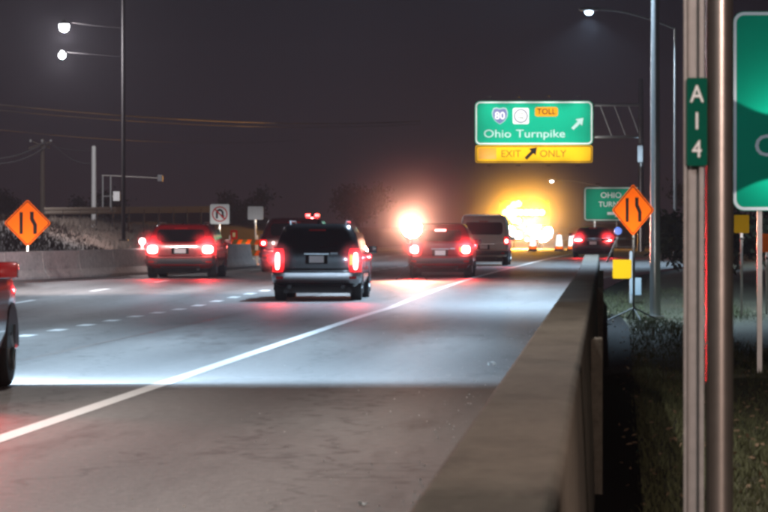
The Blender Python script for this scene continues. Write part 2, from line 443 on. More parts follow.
# ------------------------------------------------------------------ street lights
COOL = (0.55, 0.78, 1.0); WARM = (1.0, 0.92, 0.87); NEUT = (0.95, 0.95, 1.0)
def street_light(label, x, d, z0, h, arm, power, color, tilt=(0, 0, -1), size=150, blend=0.6, shield=None, sag=0.9, rad=0.11, glow=1.0, pole=True):  # shield: distance of the plates added to cut the beam
    t = thing('street_light', label, 'street light', (x, d, z0), group='street lights along the highway')
    if pole:
        MB().lathe([(rad, 0), (rad * 0.98, 0.3), (rad * 0.62, h - 0.6), (rad * 0.5, h - 0.5)], (0, 0, 0), 16).build('pole', M['galv'] if x > 0 else M['black'], t, 50)
        MB().cbox((0, 0, 0.03), (0.42, 0.42, 0.06), 0.01).build('base_plate', M['galv'], t)
        P = []
        for i in range(9):
            s = i / 8.0
            P.append((arm * s, 0, h - 0.55 + sag * math.sin(s * math.pi / 2)))
        MB().path(P, 0.04, 8).build('arm', M['weath'] if x > 0 else M['black'], t)
    hx, hz = arm, h - 0.55 + sag
    s_ = 1 if arm > 0 else -1
    hd = MB().lathe([(0.02, -0.32), (0.12, -0.26), (0.17, -0.05), (0.16, 0.15), (0.10, 0.30), (0.02, 0.34)], (0, 0, 0), 14, 'x').build('lamp_head', M['galv'], t, 50)
    hd.location = (hx + s_ * 0.3, 0, hz); hd.scale = (1.2, 1, 0.55)
    lens = MB().lathe([(0.16, 0.0), (0.15, -0.05), (0.11, -0.10), (0.05, -0.125), (0.01, -0.13)], (0, 0, 0), 16).build('lens', emit('street_lamp_lens', color, 18 * glow), t, 60)
    lens.location = (hx + s_ * 0.3, 0, hz - 0.085); lens.scale = (glow, glow, glow)
    if shield:                                         # flat plate added to cut the beam short of the viewer
        MB().box((hx + s_ * 0.3, -shield, hz - 0.46), (2.4, 0.012, 0.56)).build('added_beam_blocker', M['dark'], t)
        lw = (hz - 0.27 + z0); off = 0.30 * (-0.80 - (x + hx + s_ * 0.3)) / lw      # second added leaf keeps the light off the verge
        MB().box((hx + s_ * 0.3 + off, 0.72, hz - 0.375), (0.012, 2.79, 0.39)).build('added_beam_blocker', M['dark'], t)
        lamp('SPOT', t, (hx + s_ * 0.3, 0, hz - 0.27), power, color, tilt, size, blend, 0.04)
    else:
        lamp('SPOT', t, (hx + s_ * 0.3, 0, hz - 0.27), power, color, tilt, size, blend, 0.10)
    return t

street_light('tall grey street light pole right behind the right orange diamond sign', *at(655, 318, 100)[:2], -0.5, 11.5, -2.6, 22000, COOL, rad=0.13)
street_light('slim dark street light whose white lamp hangs right of the overhead sign top', 2.72, 161, 0.2, 9.70, -3.0, 8000, COOL, rad=0.075, sag=0.75)
pm = at(122, 0, 185)
lm = thing('light_mast', 'thin tall mast at upper left carrying two white globe lamps on long arms', 'light mast', (pm.x, 185, 1.2))
MB().lathe([(0.09, 0), (0.07, 16), (0.03, 16.1)], (0, 0, 0), 12).build('shaft', M['black'], lm, 50); MB().cbox((0, 0, 0.03), (0.4, 0.4, 0.06), 0.01).build('base', M['dark'], lm)
for gx, gy, r, power in ((62, 25, 0.23, 8000), (60, 54, 0.16, 3500)):
    q = at(gx, gy, 185) - Vector((pm.x, 185, 1.2))
    MB().path([(0, 0, q.z - 0.1), (q.x * 0.5, 0, q.z + 0.02), (q.x, 0, q.z + r * 0.9)], 0.009, 6).build('arm', M['black'], lm)
    MB().lathe([(max(0.005, r * math.cos(R(a))), r * math.sin(R(a))) for a in range(-90, 91, 15)], tuple(q), 20).build('globe', emit('globe_lamp', (0.93, 0.97, 1.0), 20), lm, 60)
    MB().lathe([(r * 0.95, r * 0.35), (r * 0.7, r * 0.95), (0.04, r * 1.25)], tuple(q), 16).build('lamp_cap', M['dark'], lm, 50)
    lamp('POINT', lm, (q.x, -0.05, q.z - r - 0.14), power, NEUT, radius=0.10)
street_light('far small pinkish street light above the amber arrow board', 1.0, 330, 0.4, 5.0, -4.8, 3000, WARM, rad=0.07)
street_light('added warm light beyond the left picture edge, over the pale barrier', -23.5, 97, 0.6, 10.0, 8.6, 10000, (1.0, 0.80, 0.74), tilt=(-0.3, 0.9, -1), size=120)  # added out of view to brighten the pale barrier
# lights added outside the picture to brighten near roadway, barrier and verge
street_light('added shielded light over the lanes ahead', 2.8, 57, -0.5, 11.0, -8.0, 13000, COOL, shield=0.687, sag=0.6, blend=0.3, size=160)
street_light('added warm light over the near lanes', 2.4, 31, -0.5, 10.5, -8.4, 5600, WARM, size=150)
street_light('added warm light over the lanes behind the viewer', 2.4, 6, -0.5, 10.5, -6.6, 3500, WARM, tilt=(0.2, 0.4, -1), size=165)
street_light('added warm light over the verge behind the viewer', 6.4, 6, -0.5, 5.8, -1.4, 6200, (1.0, 0.76, 0.67), tilt=(-4.8, 17, -5.0), size=66, blend=0.8)

# ------------------------------------------------------------------ vehicles
def interp(tab, z):
    if z <= tab[0][0]: return tab[0][1:]
    for a, b in zip(tab, tab[1:]):
        if z <= b[0]:
            t = (z - a[0]) / (b[0] - a[0]); return tuple(p + (q - p) * t for p, q in zip(a[1:], b[1:]))
    return tab[-1][1:]

class Shell:
    """a car body as stacked rounded plan outlines: levels (z, half width, rear y, front y)"""
    def __init__(s, levels, r): s.lv = levels; s.r = r
    def pt(s, q, z, off=0.0):
        w, yr, yf = interp(s.lv, z); r = min(s.r, w * 0.6); sg = 1 if q >= 0 else -1; a = abs(q); arc = math.pi * r / 2
        if a <= w - r: x, y_, nx, ny = a, yr, 0, -1
        elif a <= w - r + arc:
            th = (a - (w - r)) / r; x, y_ = w - r + r * math.sin(th), yr + r - r * math.cos(th); nx, ny = math.sin(th), -math.cos(th)
        else: x, y_, nx, ny = w, yr + r + (a - (w - r) - arc), 1, 0
        return Vector((sg * (x + nx * off), y_ + ny * off, z))
    def body(s):
        mb = MB(); rings = []
        zs = []
        for a, b in zip(s.lv, s.lv[1:]):
            m_ = max(1, int((b[0] - a[0]) / 0.09)); zs += [a[0] + (b[0] - a[0]) * i / m_ for i in range(m_)]
        zs.append(s.lv[-1][0]); v = []
        for z in zs:
            w, yr, yf = interp(s.lv, z); r = min(s.r, w * 0.6); rf = min(r * 1.6, w * 0.6); P = []
            for i in range(-3, 4): P.append(((w - r) * i / 3.0, yr))
            for i in range(1, 7): a = R(15 * i); P.append((w - r + r * math.sin(a), yr + r - r * math.cos(a)))
            for i in range(1, 8): P.append((w, yr + r + (yf - rf - yr - r) * i / 8.0))
            for i in range(0, 7): a = R(15 * i); P.append((w - rf + rf * math.cos(a), yf - rf + rf * math.sin(a)))
            for i in range(1, 6): P.append(((w - rf) * (1 - i / 3.0), yf))
            for i in range(0, 7): a = R(15 * i); P.append((-(w - rf) - rf * math.sin(a), yf - rf + rf * math.cos(a)))
            for i in range(7, 0, -1): P.append((-w, yr + r + (yf - rf - yr - r) * i / 8.0))
            for i in range(6, 0, -1): a = R(15 * i); P.append((-(w - r + r * math.sin(a)), yr + r - r * math.cos(a)))
            n_ = len(P); v += [(x, y_, z) for x, y_ in P]
        f = [(k * n_ + i, k * n_ + (i + 1) % n_, (k + 1) * n_ + (i + 1) % n_, (k + 1) * n_ + i) for k in range(len(zs) - 1) for i in range(n_)]
        f += [tuple(range(n_ - 1, -1, -1)), tuple(range((len(zs) - 1) * n_, len(zs) * n_))]
        return mb.add(v, f)
    def patch(s, q0, q1, z0, z1, off=0.012, n=10, m=6, back=0.02, round_=0.0):
        """a panel that follows the shell, with its own rim"""
        v = []; zc = (z0 + z1) / 2
        for lay in (off, off - back):
            for j in range(m + 1):
                z = z0 + (z1 - z0) * j / m
                k = abs(2.0 * j / m - 1); sq = 1 - round_ * k ** 4
                qc = (q0 + q1) / 2
                for i in range(n + 1):
                    v.append(s.pt(qc + (q0 - qc + (q1 - q0) * i / n) * sq, z, lay))
        N = (n + 1) * (m + 1); f = []
        for j in range(m):
            for i in range(n):
                a = j * (n + 1) + i; f.append((a, a + 1, a + n + 2, a + n + 1))
        rim = [i for i in range(n + 1)] + [j * (n + 1) + n for j in range(1, m + 1)] + [m * (n + 1) + i for i in range(n - 1, -1, -1)] + [j * (n + 1) for j in range(m - 1, 0, -1)]
        for a, b in zip(rim, rim[1:] + rim[:1]): f.append((a, a + N, b + N, b))
        return MB().add(v, f)

def wheel(parent, x, y_, r, w, side):
    t = MB().lathe([(r * 0.62, -w / 2), (r * 0.93, -w / 2), (r, -w * 0.36), (r, w * 0.36), (r * 0.93, w / 2), (r * 0.62, w / 2)], (0, 0, 0), 28, 'x').build('wheel', M['rubber'], parent, 40)
    t.location = (x, y_, r)
    mb = MB().lathe([(r * 0.62, -0.02), (r * 0.60, 0.03), (r * 0.5, 0.0), (r * 0.16, 0.03), (0.03, 0.035)], (side * (w / 2 - 0.02), 0, 0), 24, 'x')
    for k in range(5):
        a = 2 * math.pi * k / 5
        mb.tube((side * (w / 2 + 0.005), 0, 0), (side * (w / 2 + 0.005), r * 0.58 * math.cos(a), r * 0.58 * math.sin(a)), 0.035, 0.03, 6)
    mb.build('rim', M['rim'], t, 40)
    # arch lip over the tyre
    P = []
    for i in range(13):
        a = R(15 * i); P.append((y_ + (r + 0.06) * math.cos(a), r + (r + 0.06) * math.sin(a)))
    return t

SUV = [(0.30, 0.86, 0.16, 4.50), (0.40, 0.93, 0.03, 4.62), (0.52, 0.955, 0.0, 4.66), (0.66, 0.96, 0.02, 4.66), (0.70, 0.955, 0.07, 4.66), (0.90, 0.962, 0.09, 4.60),
       (1.02, 0.95, 0.11, 4.45), (1.09, 0.925, 0.13, 3.55), (1.30, 0.86, 0.22, 3.15), (1.50, 0.785, 0.34, 2.75), (1.60, 0.735, 0.42, 2.55), (1.655, 0.66, 0.52, 2.3), (1.675, 0.5, 0.72, 2.0)]
SEDAN = [(0.26, 0.83, 0.14, 4.60), (0.36, 0.90, 0.03, 4.72), (0.50, 0.915, 0.0, 4.76), (0.64, 0.92, 0.03, 4.76), (0.80, 0.915, 0.06, 4.66), (0.96, 0.89, 0.08, 4.40),
         (1.02, 0.86, 0.16, 3.55), (1.06, 0.83, 0.62, 3.42), (1.22, 0.755, 1.0, 3.05), (1.36, 0.68, 1.35, 2.7), (1.43, 0.60, 1.6, 2.5), (1.455, 0.42, 1.8, 2.3)]
VAN = [(0.36, 0.92, 0.10, 5.2), (0.46, 0.98, 0.0, 5.35), (0.62, 1.0, 0.0, 5.4), (0.66, 1.0, 0.06, 5.4), (1.0, 1.01, 0.06, 5.3), (1.10, 1.0, 0.07, 4.7),
       (1.55, 0.95, 0.10, 4.1), (1.90, 0.90, 0.13, 3.8), (2.02, 0.84, 0.2, 3.6), (2.06, 0.70, 0.4, 3.3)]

def vehicle(name, label, cat, x, d, levels, paint, scale=(1, 1, 1), r=0.20, tail=None, brake=True, power=1.0, hot=None, window=None, bumper='plastic',
            wheels=(0.36, 0.24, 0.78, 3.60), zhot=None, roof_rails=False, rz=0.0, group='cars in the traffic', front=False, plate_z=0.90, chmsl=None, z=None):
    t = thing(name, label, cat, (x, d, rise(d) if z is None else z), rz, group)
    t.scale = scale
    s = Shell(levels, r); wmax = max(l[1] for l in levels); zt = levels[-1][0]
    s.body().build('body', paint, t, 32)
    mb = MB().box((0, 2.4, 0.24), (wmax * 1.55, 3.9, 0.16)); mb.build('underbody', M['dark'], t)
    wr, ww, y0, y1 = wheels
    for yy in (y0, y1):
        for sd in (-1, 1):
            wheel(t, sd * (wmax - ww / 2 - 0.015), yy, wr, ww, sd)
            a = MB(); P = [(wmax + 0.004, yy + (wr + 0.05) * math.cos(R(18 * i)), wr + (wr + 0.05) * math.sin(R(18 * i))) for i in range(11)]
            a.add([(sd * p[0], p[1], p[2]) for p in P] + [(sd * (wmax - 0.3), p[1], p[2]) for p in P], [tuple(range(11))] + [(i, i + 1, 12 + i, 11 + i) for i in range(10)])
            a.build('wheel_arch', M['dark'], t)
    # rear glass and side glass
    wz0, wz1, wq = window
    s.patch(-wq, wq, wz0, wz1, 0.010, 12, 8, 0.02, 0.10).build('rear_window', M['glass'], t, 40)
    wy = interp(levels, wz0)[0]
    for sd in (-1, 1):
        ln = (levels[-1][2] - levels[-1][1])
        q0 = wy + 0.35
        for a0, a1 in ((q0, q0 + 0.75), (q0 + 0.83, q0 + 1.75), (q0 + 1.83, q0 + 2.5)):
            if name == 'sedan': a0 += 0.5; a1 += 0.35
            s.patch(sd * a0, sd * a1, wz0 + 0.03, wz1 - 0.02, 0.008, 6, 6, 0.02).build('side_window', M['glass'], t, 40)
        for qd in (q0 + 0.79, q0 + 1.79):
            s.patch(sd * (qd + 0.02), sd * (qd + 0.032), 0.50, wz0 - 0.02, 0.003, 1, 6, 0.01).build('door_seam', M['black'], t)
        h = MB().cbox((sd * (wmax + 0.012), y0 + 1.35, 0.93), (0.03, 0.16, 0.03), 0.008); h.build('door_handle', M['chrome'], t)
        m = MB().cbox((sd * (wmax + 0.10), 3.05 if zt < 1.9 else 4.0, 1.10), (0.20, 0.10, 0.15), 0.03).build('side_mirror', paint, t, 40)
    # tail lamps
    tq0, tq1, tz0, tz1 = tail
    for sd in (-1, 1):
        L = s.patch(sd * tq0, sd * tq1, tz0, tz1, 0.018, 8, 8, 0.03, 0.15).build('tail_light', M['lens'], t, 40)
        hq0, hq1, hz0, hz1 = hot
        s.patch(sd * hq0, sd * hq1, hz0, hz1, 0.030, 6, 8, 0.02, 0.5).build('lamp_element', M['hot'], L, 40)
        s.patch(sd * (tq0 + 0.02), sd * (hq0 - 0.015), tz0 + (tz1 - tz0) * 0.3, tz0 + (tz1 - tz0) * 0.75, 0.027, 3, 4, 0.02, 0.1).build('reflector', M['amber_dim'] if sd > 0 else M['lens'], L, 40)
        p = s.pt(sd * (hq0 + hq1) / 2, (hz0 + hz1) / 2, 0.10)
        if power > 0:
            lamp('SPOT', t, p, 520 * power, (1.0, 0.025, 0.035), (0, -1, 0.38), 104, 1.0, 0.05)
    # bumper, number plate, handle, trim
    bm_ = s.patch(-(wmax + 0.1), wmax + 0.1, 0.44 if bumper != 'chrome' else 0.38, 0.60, 0.035, 22, 4, 0.05).build('bumper', M['chrome'] if bumper == 'chrome' else M['plastic'], t, 40)
    s.patch(-0.55, 0.55, 0.31, 0.36, 0.01, 8, 2, 0.02).build('skid_plate', M['chrome'] if bumper == 'chrome' else M['plastic'], t)
    for sd in (-1, 1):
        s.patch(sd * 0.72, sd * 0.86, 0.47, 0.53, 0.045, 3, 2, 0.02).build('reflector', M['redp'], bm_)
    yp = interp(levels, plate_z)[1]
    s.patch(-0.24, 0.24, plate_z - 0.10, plate_z + 0.09, 0.006, 6, 3, 0.015).build('plate_recess', M['black'], t)
    s.patch(-0.16, 0.16, plate_z - 0.075, plate_z + 0.075, 0.014, 4, 2, 0.01).build('licence_plate', M['plate'], t)
    s.patch(-0.27, 0.27, plate_z + 0.105, plate_z + 0.135, 0.024, 6, 2, 0.03).build('tailgate_handle', M['chrome'], t)
    s.patch(0.30, 0.46, plate_z + 0.11, plate_z + 0.15, 0.010, 3, 2, 0.015).build('badge', M['chrome'], t)
    if bumper == 'chrome':
        for sd in (-1, 1):
            MB().lathe([(0.045, 0), (0.05, 0.02), (0.05, 0.2), (0.03, 0.2)], (sd * 0.58, -0.03, 0.30), 14, 'y').build('exhaust_pipe', M['plastic'], t, 40)
    else:
        MB().lathe([(0.03, 0), (0.035, 0.02), (0.035, 0.2), (0.02, 0.2)], (0.5, 0.02, 0.27), 12, 'y').build('exhaust_pipe', M['plastic'], t, 40)
    if chmsl:
        s.patch(-chmsl[1], chmsl[1], chmsl[0], chmsl[0] + 0.04, 0.03, 6, 2, 0.03).build('high_brake_light', M['hot'], t)
    else:
        s.patch(-0.18, 0.18, wz1 + 0.02, wz1 + 0.05, 0.03, 6, 2, 0.03).build('high_brake_light', M['redp'], t)
    MB().tube(s.pt(0.06, wz0 + 0.05, 0.03), s.pt(0.42, wz0 + 0.10, 0.03), 0.010, 0.008, 6).build('rear_wiper', M['black'], t)
    if roof_rails:
        for sd in (-1, 1):
            MB().path([(sd * 0.60, 0.62, zt - 0.03), (sd * 0.62, 0.72, zt + 0.045), (sd * 0.60, 2.1, zt + 0.045), (sd * 0.58, 2.25, zt - 0.03)], 0.018, 8).build('roof_rail', M['chrome'], t)
        MB().tube((0, 0.8, zt - 0.02), (0, 0.72, zt + 0.10), 0.03, 0.008, 8).build('antenna', M['black'], t)
    return t

TALL = (0.66, 1.02, 0.66, 1.16)
vehicle('suv', 'glossy black SUV with tall red tail lamps in the middle of the road', 'car', -6.24, 91, SUV, M['p_black'], (1.0, 1, 1.0),
        tail=(0.70, 1.10, 0.62, 1.13), hot=(0.80, 0.89, 0.68, 1.04), window=(1.12, 1.50, 0.66), bumper='chrome', roof_rails=True, power=0.8)
vehicle('suv', 'dark red SUV braking beside the pale left barrier', 'car', -12.15, 120, SUV, M['p_red'], (1.04, 1, 0.93),
        tail=(0.58, 1.10, 0.72, 1.06), hot=(0.62, 0.90, 0.76, 1.0), window=(1.12, 1.50, 0.66), roof_rails=True, power=1.6, plate_z=0.84)
vehicle('hatchback', 'red compact car with lit high brake lamp beside the white work light', 'car', -4.72, 121, SUV, M['p_red'], (0.95, 0.95, 0.94),
        tail=(0.56, 1.08, 0.70, 1.02), hot=(0.66, 0.90, 0.74, 0.98), window=(1.12, 1.46, 0.64), power=1.6, chmsl=(1.44, 0.16), plate_z=0.76)
vehicle('van', 'pale grey van ahead of the red compact car', 'van', -4.35, 152, VAN, M['p_grey'], (0.88, 1, 0.90), r=0.12,
        tail=(0.84, 1.06, 0.86, 1.16), hot=(0.88, 0.98, 0.92, 1.06), window=(1.25, 1.75, 0.78), wheels=(0.36, 0.26, 0.9, 4.3), power=0.35, plate_z=0.75)
vehicle('sedan', 'small sedan with two red tail lamps near the end of the right barrier', 'car', -0.50, 191, SEDAN, M['p_maroon'], (1.0, 1, 0.95),
        tail=(0.42, 1.0, 0.74, 0.94), hot=(0.50, 0.84, 0.79, 0.88), window=(1.08, 1.38, 0.60), wheels=(0.33, 0.22, 0.95, 3.75), power=1.4, plate_z=0.70)
vehicle('suv', 'dark maroon SUV half hidden behind the left side of the black SUV', 'car', -9.85, 133, SUV, M['p_maroon'], (1.12, 1, 1.03),
        tail=(0.75, 1.05, 0.8, 1.0), hot=(0.80, 0.9, 0.84, 0.94), window=(1.12, 1.50, 0.66), power=0.0, plate_z=0.80)
bk = thing('beacon', 'small red roof beacon above the black SUV roofline', 'beacon', (-9.32, 134.2, rise(134) + 1.70))
MB().cbox((0, 0, 0.03), (0.50, 0.16, 0.06), 0.015).build('base', M['dark'], bk)
for sx_ in (-0.15, 0.15):
    MB().cbox((sx_, 0, 0.10), (0.14, 0.13, 0.10), 0.03).build('lens', emit('beacon_lens', (1.0, 0.10, 0.10), 6), bk)
lamp('POINT', bk, (0, -0.15, 0.12), 60, (1, 0.05, 0.05), radius=0.05)

# vehicle at the left edge: only its nose with the front wheel enters the picture
nv = vehicle('suv', 'red vehicle cut off by the left picture edge, front wheel and fender showing', 'car', -6.80, 36.95, SUV, M['p_red'], (1.03, 1, 1.05),
        tail=(0.66, 1.10, 0.72, 1.10), hot=(0.72, 0.92, 0.76, 1.02), window=(1.12, 1.50, 0.66), power=1.6, wheels=(0.37, 0.26, 0.9, 4.12))
for sd in (-1, 1):
    MB().cbox((sd * 0.72, 4.60, 0.80), (0.36, 0.12, 0.15), 0.03).build('headlight', M['white_dim'], nv)
    lamp('SPOT', nv, (sd * 0.72, 4.78, 0.80), 1300, COOL, (0, 1, -0.10), 176, 0.15, 0.02)

# ------------------------------------------------------------------ work zone: arrow board truck, light tower, drums
ab = thing('arrow_board_truck', 'yellow work truck with glowing amber arrow board blocking the far lane', 'truck', (-5.45, 290, rise(290)))
MB().cbox((0, 3.5, 0.85), (2.4, 5.6, 0.35), 0.05).build('chassis', M['dark'], ab)
MB().cbox((0, 1.6, 1.35), (2.4, 3.4, 0.6), 0.05).build('bed', M['p_yel'], ab)
cb = MB().cbox((0, 5.2, 1.75), (2.3, 2.1, 1.6), 0.12).build('cab', M['p_yel'], ab)
MB().cbox((0, 4.14, 2.15), (1.9, 0.04, 0.6), 0.01).build('rear_window', M['glass'], cb)
for yy in (1.2, 5.9):
    for sd in (-1, 1): wheel(ab, sd * 1.02, yy, 0.46, 0.30, sd)
pn = MB().plate(rrect(3.5, 1.7, 0.1, -0.05, 2.5), 0.0, 0.10).build('arrow_panel', M['black'], ab)
for sd in (-1, 1): MB().box((sd * 0.9, 0.2, 1.9), (0.08, 0.08, 0.9)).build('panel_strut', M['dark'], ab)
spots = [(-1.35 + 0.36 * i, 2.5) for i in range(8)] + [(-1.35 + 0.30 * k, 2.5 + sg * 0.27 * k) for k in (1, 2) for sg in (-1, 1)] + [(-0.45, 2.5 + 0.6), (-0.45, 2.5 - 0.6), (-1.0, 2.62), (-1.0, 2.38)]
for x_, z_ in spots:
    MB().lathe([(0.25, 0), (0.25, -0.05), (0.17, -0.08), (0.02, -0.09)], (x_, 0.0, z_), 12, 'y').build('arrow_lamp', M['amber'], pn, 40)
for x_, z_, p_ in ((-0.75, 2.5, 1.0), (0.8, 2.5, 0.7)):
    lamp('SPOT', ab, (x_, -0.4, z_), 22000 * p_, (1.0, 0.42, 0.02), (0, -1, -0.12), 130, 1.0, 0.15)
for i, (x_, z_) in enumerate(((-0.55, 0.85), (0.50, 1.25), (0.85, 1.0), (1.35, 0.80), (1.62, 1.18), (-1.0, 1.25))):
    MB().lathe([(0.32, 0), (0.32, -0.08), (0.24, -0.12), (0.02, -0.13)], (x_, -0.12, z_), 14, 'y').build('flood_lamp', M['white_hot'], ab, 40)
lamp('SPOT', ab, (0.3, -0.5, 1.5), 2500, (1.0, 0.86, 0.92), (0, -1, -0.05), 140, 1.0, 0.15)
MB().cbox((0, -0.15, 0.62), (2.5, 0.25, 0.18), 0.03).build('rear_bumper', M['redp'], ab)

for x_, z_ in ((-1.2, 0.70), (0.15, 0.62), (1.15, 0.55), (1.75, 0.85)):
    MB().lathe([(0.13, 0), (0.13, -0.05), (0.02, -0.08)], (x_, -0.30, z_), 14, 'y').build('tail_light', M['hot'], ab, 40)
for x_, z_ in ((1.0, 1.55), (-0.2, 1.5)):
    MB().cbox((x_, -0.25, z_), (0.26, 0.12, 0.14), 0.03).build('beacon', emit('blue_beacon', (0.25, 0.30, 1.0), 8), ab)
wl = thing('work_light', 'slim tripod work light glaring white at the upper left of the red compact car', 'work light', (*at(412, 228, 118)[:2], rise(118)))
hz = at(412, 228, 118).z - rise(118)
for k in range(3):
    a = R(90 + 120 * k); MB().tube((0.5 * math.cos(a), 0.5 * math.sin(a), 0), (0, 0, 0.5), 0.012, 0.012, 6).build('leg', M['dark'], wl)
MB().tube((0, 0, 0.6), (0, 0, hz), 0.014, 0.014, 8).build('mast', M['dark'], wl)
MB().lathe([(0.29, -0.06), (0.31, 0.0), (0.27, 0.14), (0.10, 0.22)], (0, 0, hz), 22, 'y').build('lamp_head', M['dark'], wl, 40)
MB().lathe([(0.28, -0.065), (0.19, -0.10), (0.02, -0.12)], (0, 0, hz), 22, 'y').build('lens', emit('work_light_lens', (1.0, 0.95, 0.88), 45), wl, 40)
lamp('SPOT', wl, (0, -0.3, hz), 4600, (1.0, 0.42, 0.27), (0, -1, 0.22), 118, 1.0, 0.2)

def drum(label, px, py, d):
    p = at(px, py, d); t = thing('traffic_drum', label, 'traffic drum', (p.x, d, rise(d)), group='traffic drums in the far work zone')
    MB().lathe([(0.30, 0), (0.30, 0.10), (0.24, 0.12)], (0, 0, 0), 16).build('base', M['rubber'], t, 40)
    for i, m_ in enumerate(('orange', 'white', 'white', 'white', 'white')):
        MB().lathe([(0.25 - 0.018 * i, 0.12 + 0.17 * i), (0.238 - 0.018 * i, 0.29 + 0.17 * i)], (0, 0, 0), 16).build('band', M[m_], t, 40)
    MB().box((0, 0, 1.0), (0.10, 0.03, 0.08)).build('handle', M['orange'], t)
    lamp('SPOT', t, (0, -1.6, 0.9), 240, (1, 0.95, 0.95), (0, 1, -0.15), 60, 0.8, 0.05)  # spot added in front to brighten the bands
    return t
drum('traffic drum nearest the arrow board truck', 533, 250, 255)
drum('middle traffic drum between the arrow board truck and the small sedan', 559, 250, 255)
drum('traffic drum closest to the small sedan', 572, 250, 255)

# ------------------------------------------------------------------ signs
def diamond(name, label, px, py, d, diag, zfoot, yaw=0.0, lamp_p=160):
    p = at(px, py, d); t = thing(name, label, 'road sign', (p.x, d, zfoot), yaw, 'orange diamond lane signs')
    h = p.z - zfoot; k = diag / 2
    def sq(r_, rr=0.06):
        s_ = r_ * math.sqrt(2); P = rrect(s_, s_, rr * s_)
        c = math.cos(R(45)); return [(c * (x - z), c * (x + z) + h) for x, z in P]
    MB().plate(sq(k), -0.004, 0.004).build('panel', M['orange'], t)
    MB().ring(sq(k * 0.95), sq(k * 0.905), -0.007, -0.0045).build('border', M['black'], t)
    a = k
    MB().plate([(-0.34 * a, h - 0.46 * a), (-0.20 * a, h - 0.46 * a), (-0.20 * a, h + 0.46 * a), (-0.34 * a, h + 0.46 * a)], -0.008, -0.0045).build('lane_symbol', M['black'], t)
    MB().plate([(0.24 * a, h - 0.46 * a), (0.40 * a, h - 0.46 * a), (0.40 * a, h - 0.06 * a), (0.26 * a, h + 0.20 * a), (0.26 * a, h + 0.48 * a), (0.10 * a, h + 0.48 * a), (0.10 * a, h + 0.16 * a), (0.24 * a, h - 0.10 * a)], -0.008, -0.0045).build('lane_symbol', M['black'], t)
    MB().box((0, 0.03, h / 2 + 0.1 * a), (0.05, 0.03, h + 0.2 * a)).build('mast', M['galv'], t)
    for sd in (-1, 1):
        MB().tube((0, 0.03, 0.30), (sd * 0.45, -0.35, 0.02), 0.018, 0.018, 6).build('leg', M['dark'], t)
        MB().tube((0, 0.03, 0.30), (sd * 0.45, 0.40, 0.02), 0.018, 0.018, 6).build('leg', M['dark'], t)
    # small lamp on a bracket, added in front to brighten the panel
    MB().tube((0, 0.02, h - k * 1.1), (0, -1.1, h - k * 1.15), 0.012, 0.012, 6).build('added_lamp_bracket', M['dark'], t)
    MB().cbox((0, -1.12, h - k * 1.15), (0.16, 0.05, 0.05), 0.01).build('added_sign_lamp', M['dark'], t)
    lamp('SPOT', t, (0, -1.14, h - k * 1.10), lamp_p, (1, 0.95, 0.88), (0, 1.1, k * 1.15), 110, 0.6, 0.06)
    return t
diamond('diamond_sign', 'orange diamond lane narrowing sign standing behind the left barrier', 25, 223, 118, 1.34, rise(118) - 0.02, 0.0)
diamond('diamond_sign', 'orange diamond lane narrowing sign in front of the grey street light pole', 633, 210, 95, 1.17, -0.47, R(-35), 210)

def added_sign_lamps(t, xs, z, front, power, up=True, size=100):
    """luminaires added on short arms to brighten a panel"""
    for x_ in xs:
        MB().tube((x_, 0.02, z), (x_, -front, z), 0.015, 0.015, 6).build('added_lamp_arm', M['galv'], t)
        MB().cbox((x_, -front, z), (0.26, 0.06, 0.05), 0.01).build('added_sign_lamp', M['dark'], t)
        lamp('SPOT', t, (x_, -front - 0.02, z + (0.07 if up else -0.07)), power, (1, 0.98, 0.94), (0, front, 1.5 if up else -1.5), size, 1.0, 0.1)

def arrow_poly(cx, cz, s, ang=45):
    P = [(-0.10, -0.5), (0.10, -0.5), (0.10, 0.08), (0.30, 0.08), (0, 0.5), (-0.30, 0.08), (-0.10, 0.08)]
    a = R(-ang); return [(cx + s * (x * math.cos(a) - z * math.sin(a)), cz + s * (x * math.sin(a) + z * math.cos(a))) for x, z in P]

# overhead exit sign
k = 247 / F_PX
def ux(px): return (px - 534) * k
c0 = at(534, 145, 247)
os_ = thing('overhead_sign', 'large green overhead exit sign with yellow lower panel on a cantilever', 'road sign', (c0.x, 247, rise(247)))
zb = c0.z - rise(247)
def uz(py): return zb + (145 - py) * k
MB().plate(rrect(118 * k, 44 * k, 0.28, 0, uz(123)), -0.02, 0.03).build('green_panel', M['green'], os_)
MB().ring(rrect(116.5 * k, 42.5 * k, 0.26, 0, uz(123)), rrect(114 * k, 40 * k, 0.22, 0, uz(123)), -0.026, -0.0205).build('border', M['white'], os_)
MB().plate(rrect(117 * k, 17.5 * k, 0.12, 0, uz(154)), -0.02, 0.03).build('exit_only_panel', M['yellow'], os_)
MB().ring(rrect(115.5 * k, 16 * k, 0.11, 0, uz(154)), rrect(114 * k, 14.5 * k, 0.09, 0, uz(154)), -0.026, -0.0205).build('border', M['black'], os_)
MB().plate(rrect(18 * k, 11 * k, 0.05, ux(487.5), uz(153.5)), -0.025, -0.0205).build('patch', mat('faded_yellow_sheeting', (0.62, 0.27, 0.004), 0.5), os_)
words('EXIT', 0.58, ux(511), uz(154), -0.024, M['brown'], os_); words('ONLY', 0.58, ux(553), uz(154), -0.024, M['brown'], os_)
MB().plate(arrow_poly(ux(531.5), uz(153), 0.95), -0.027, -0.0205).build('arrow', M['black'], os_)
words('Ohio', 0.66, ux(483.5), uz(134), -0.024, M['worn'], os_, align='LEFT', sx_=1.2); words('Turnpike', 0.66, ux(516), uz(134), -0.024, M['worn'], os_, align='LEFT', sx_=1.2)
MB().plate(arrow_poly(ux(578), uz(123.5), 0.92), -0.027, -0.0205).build('arrow', M['worn'], os_)
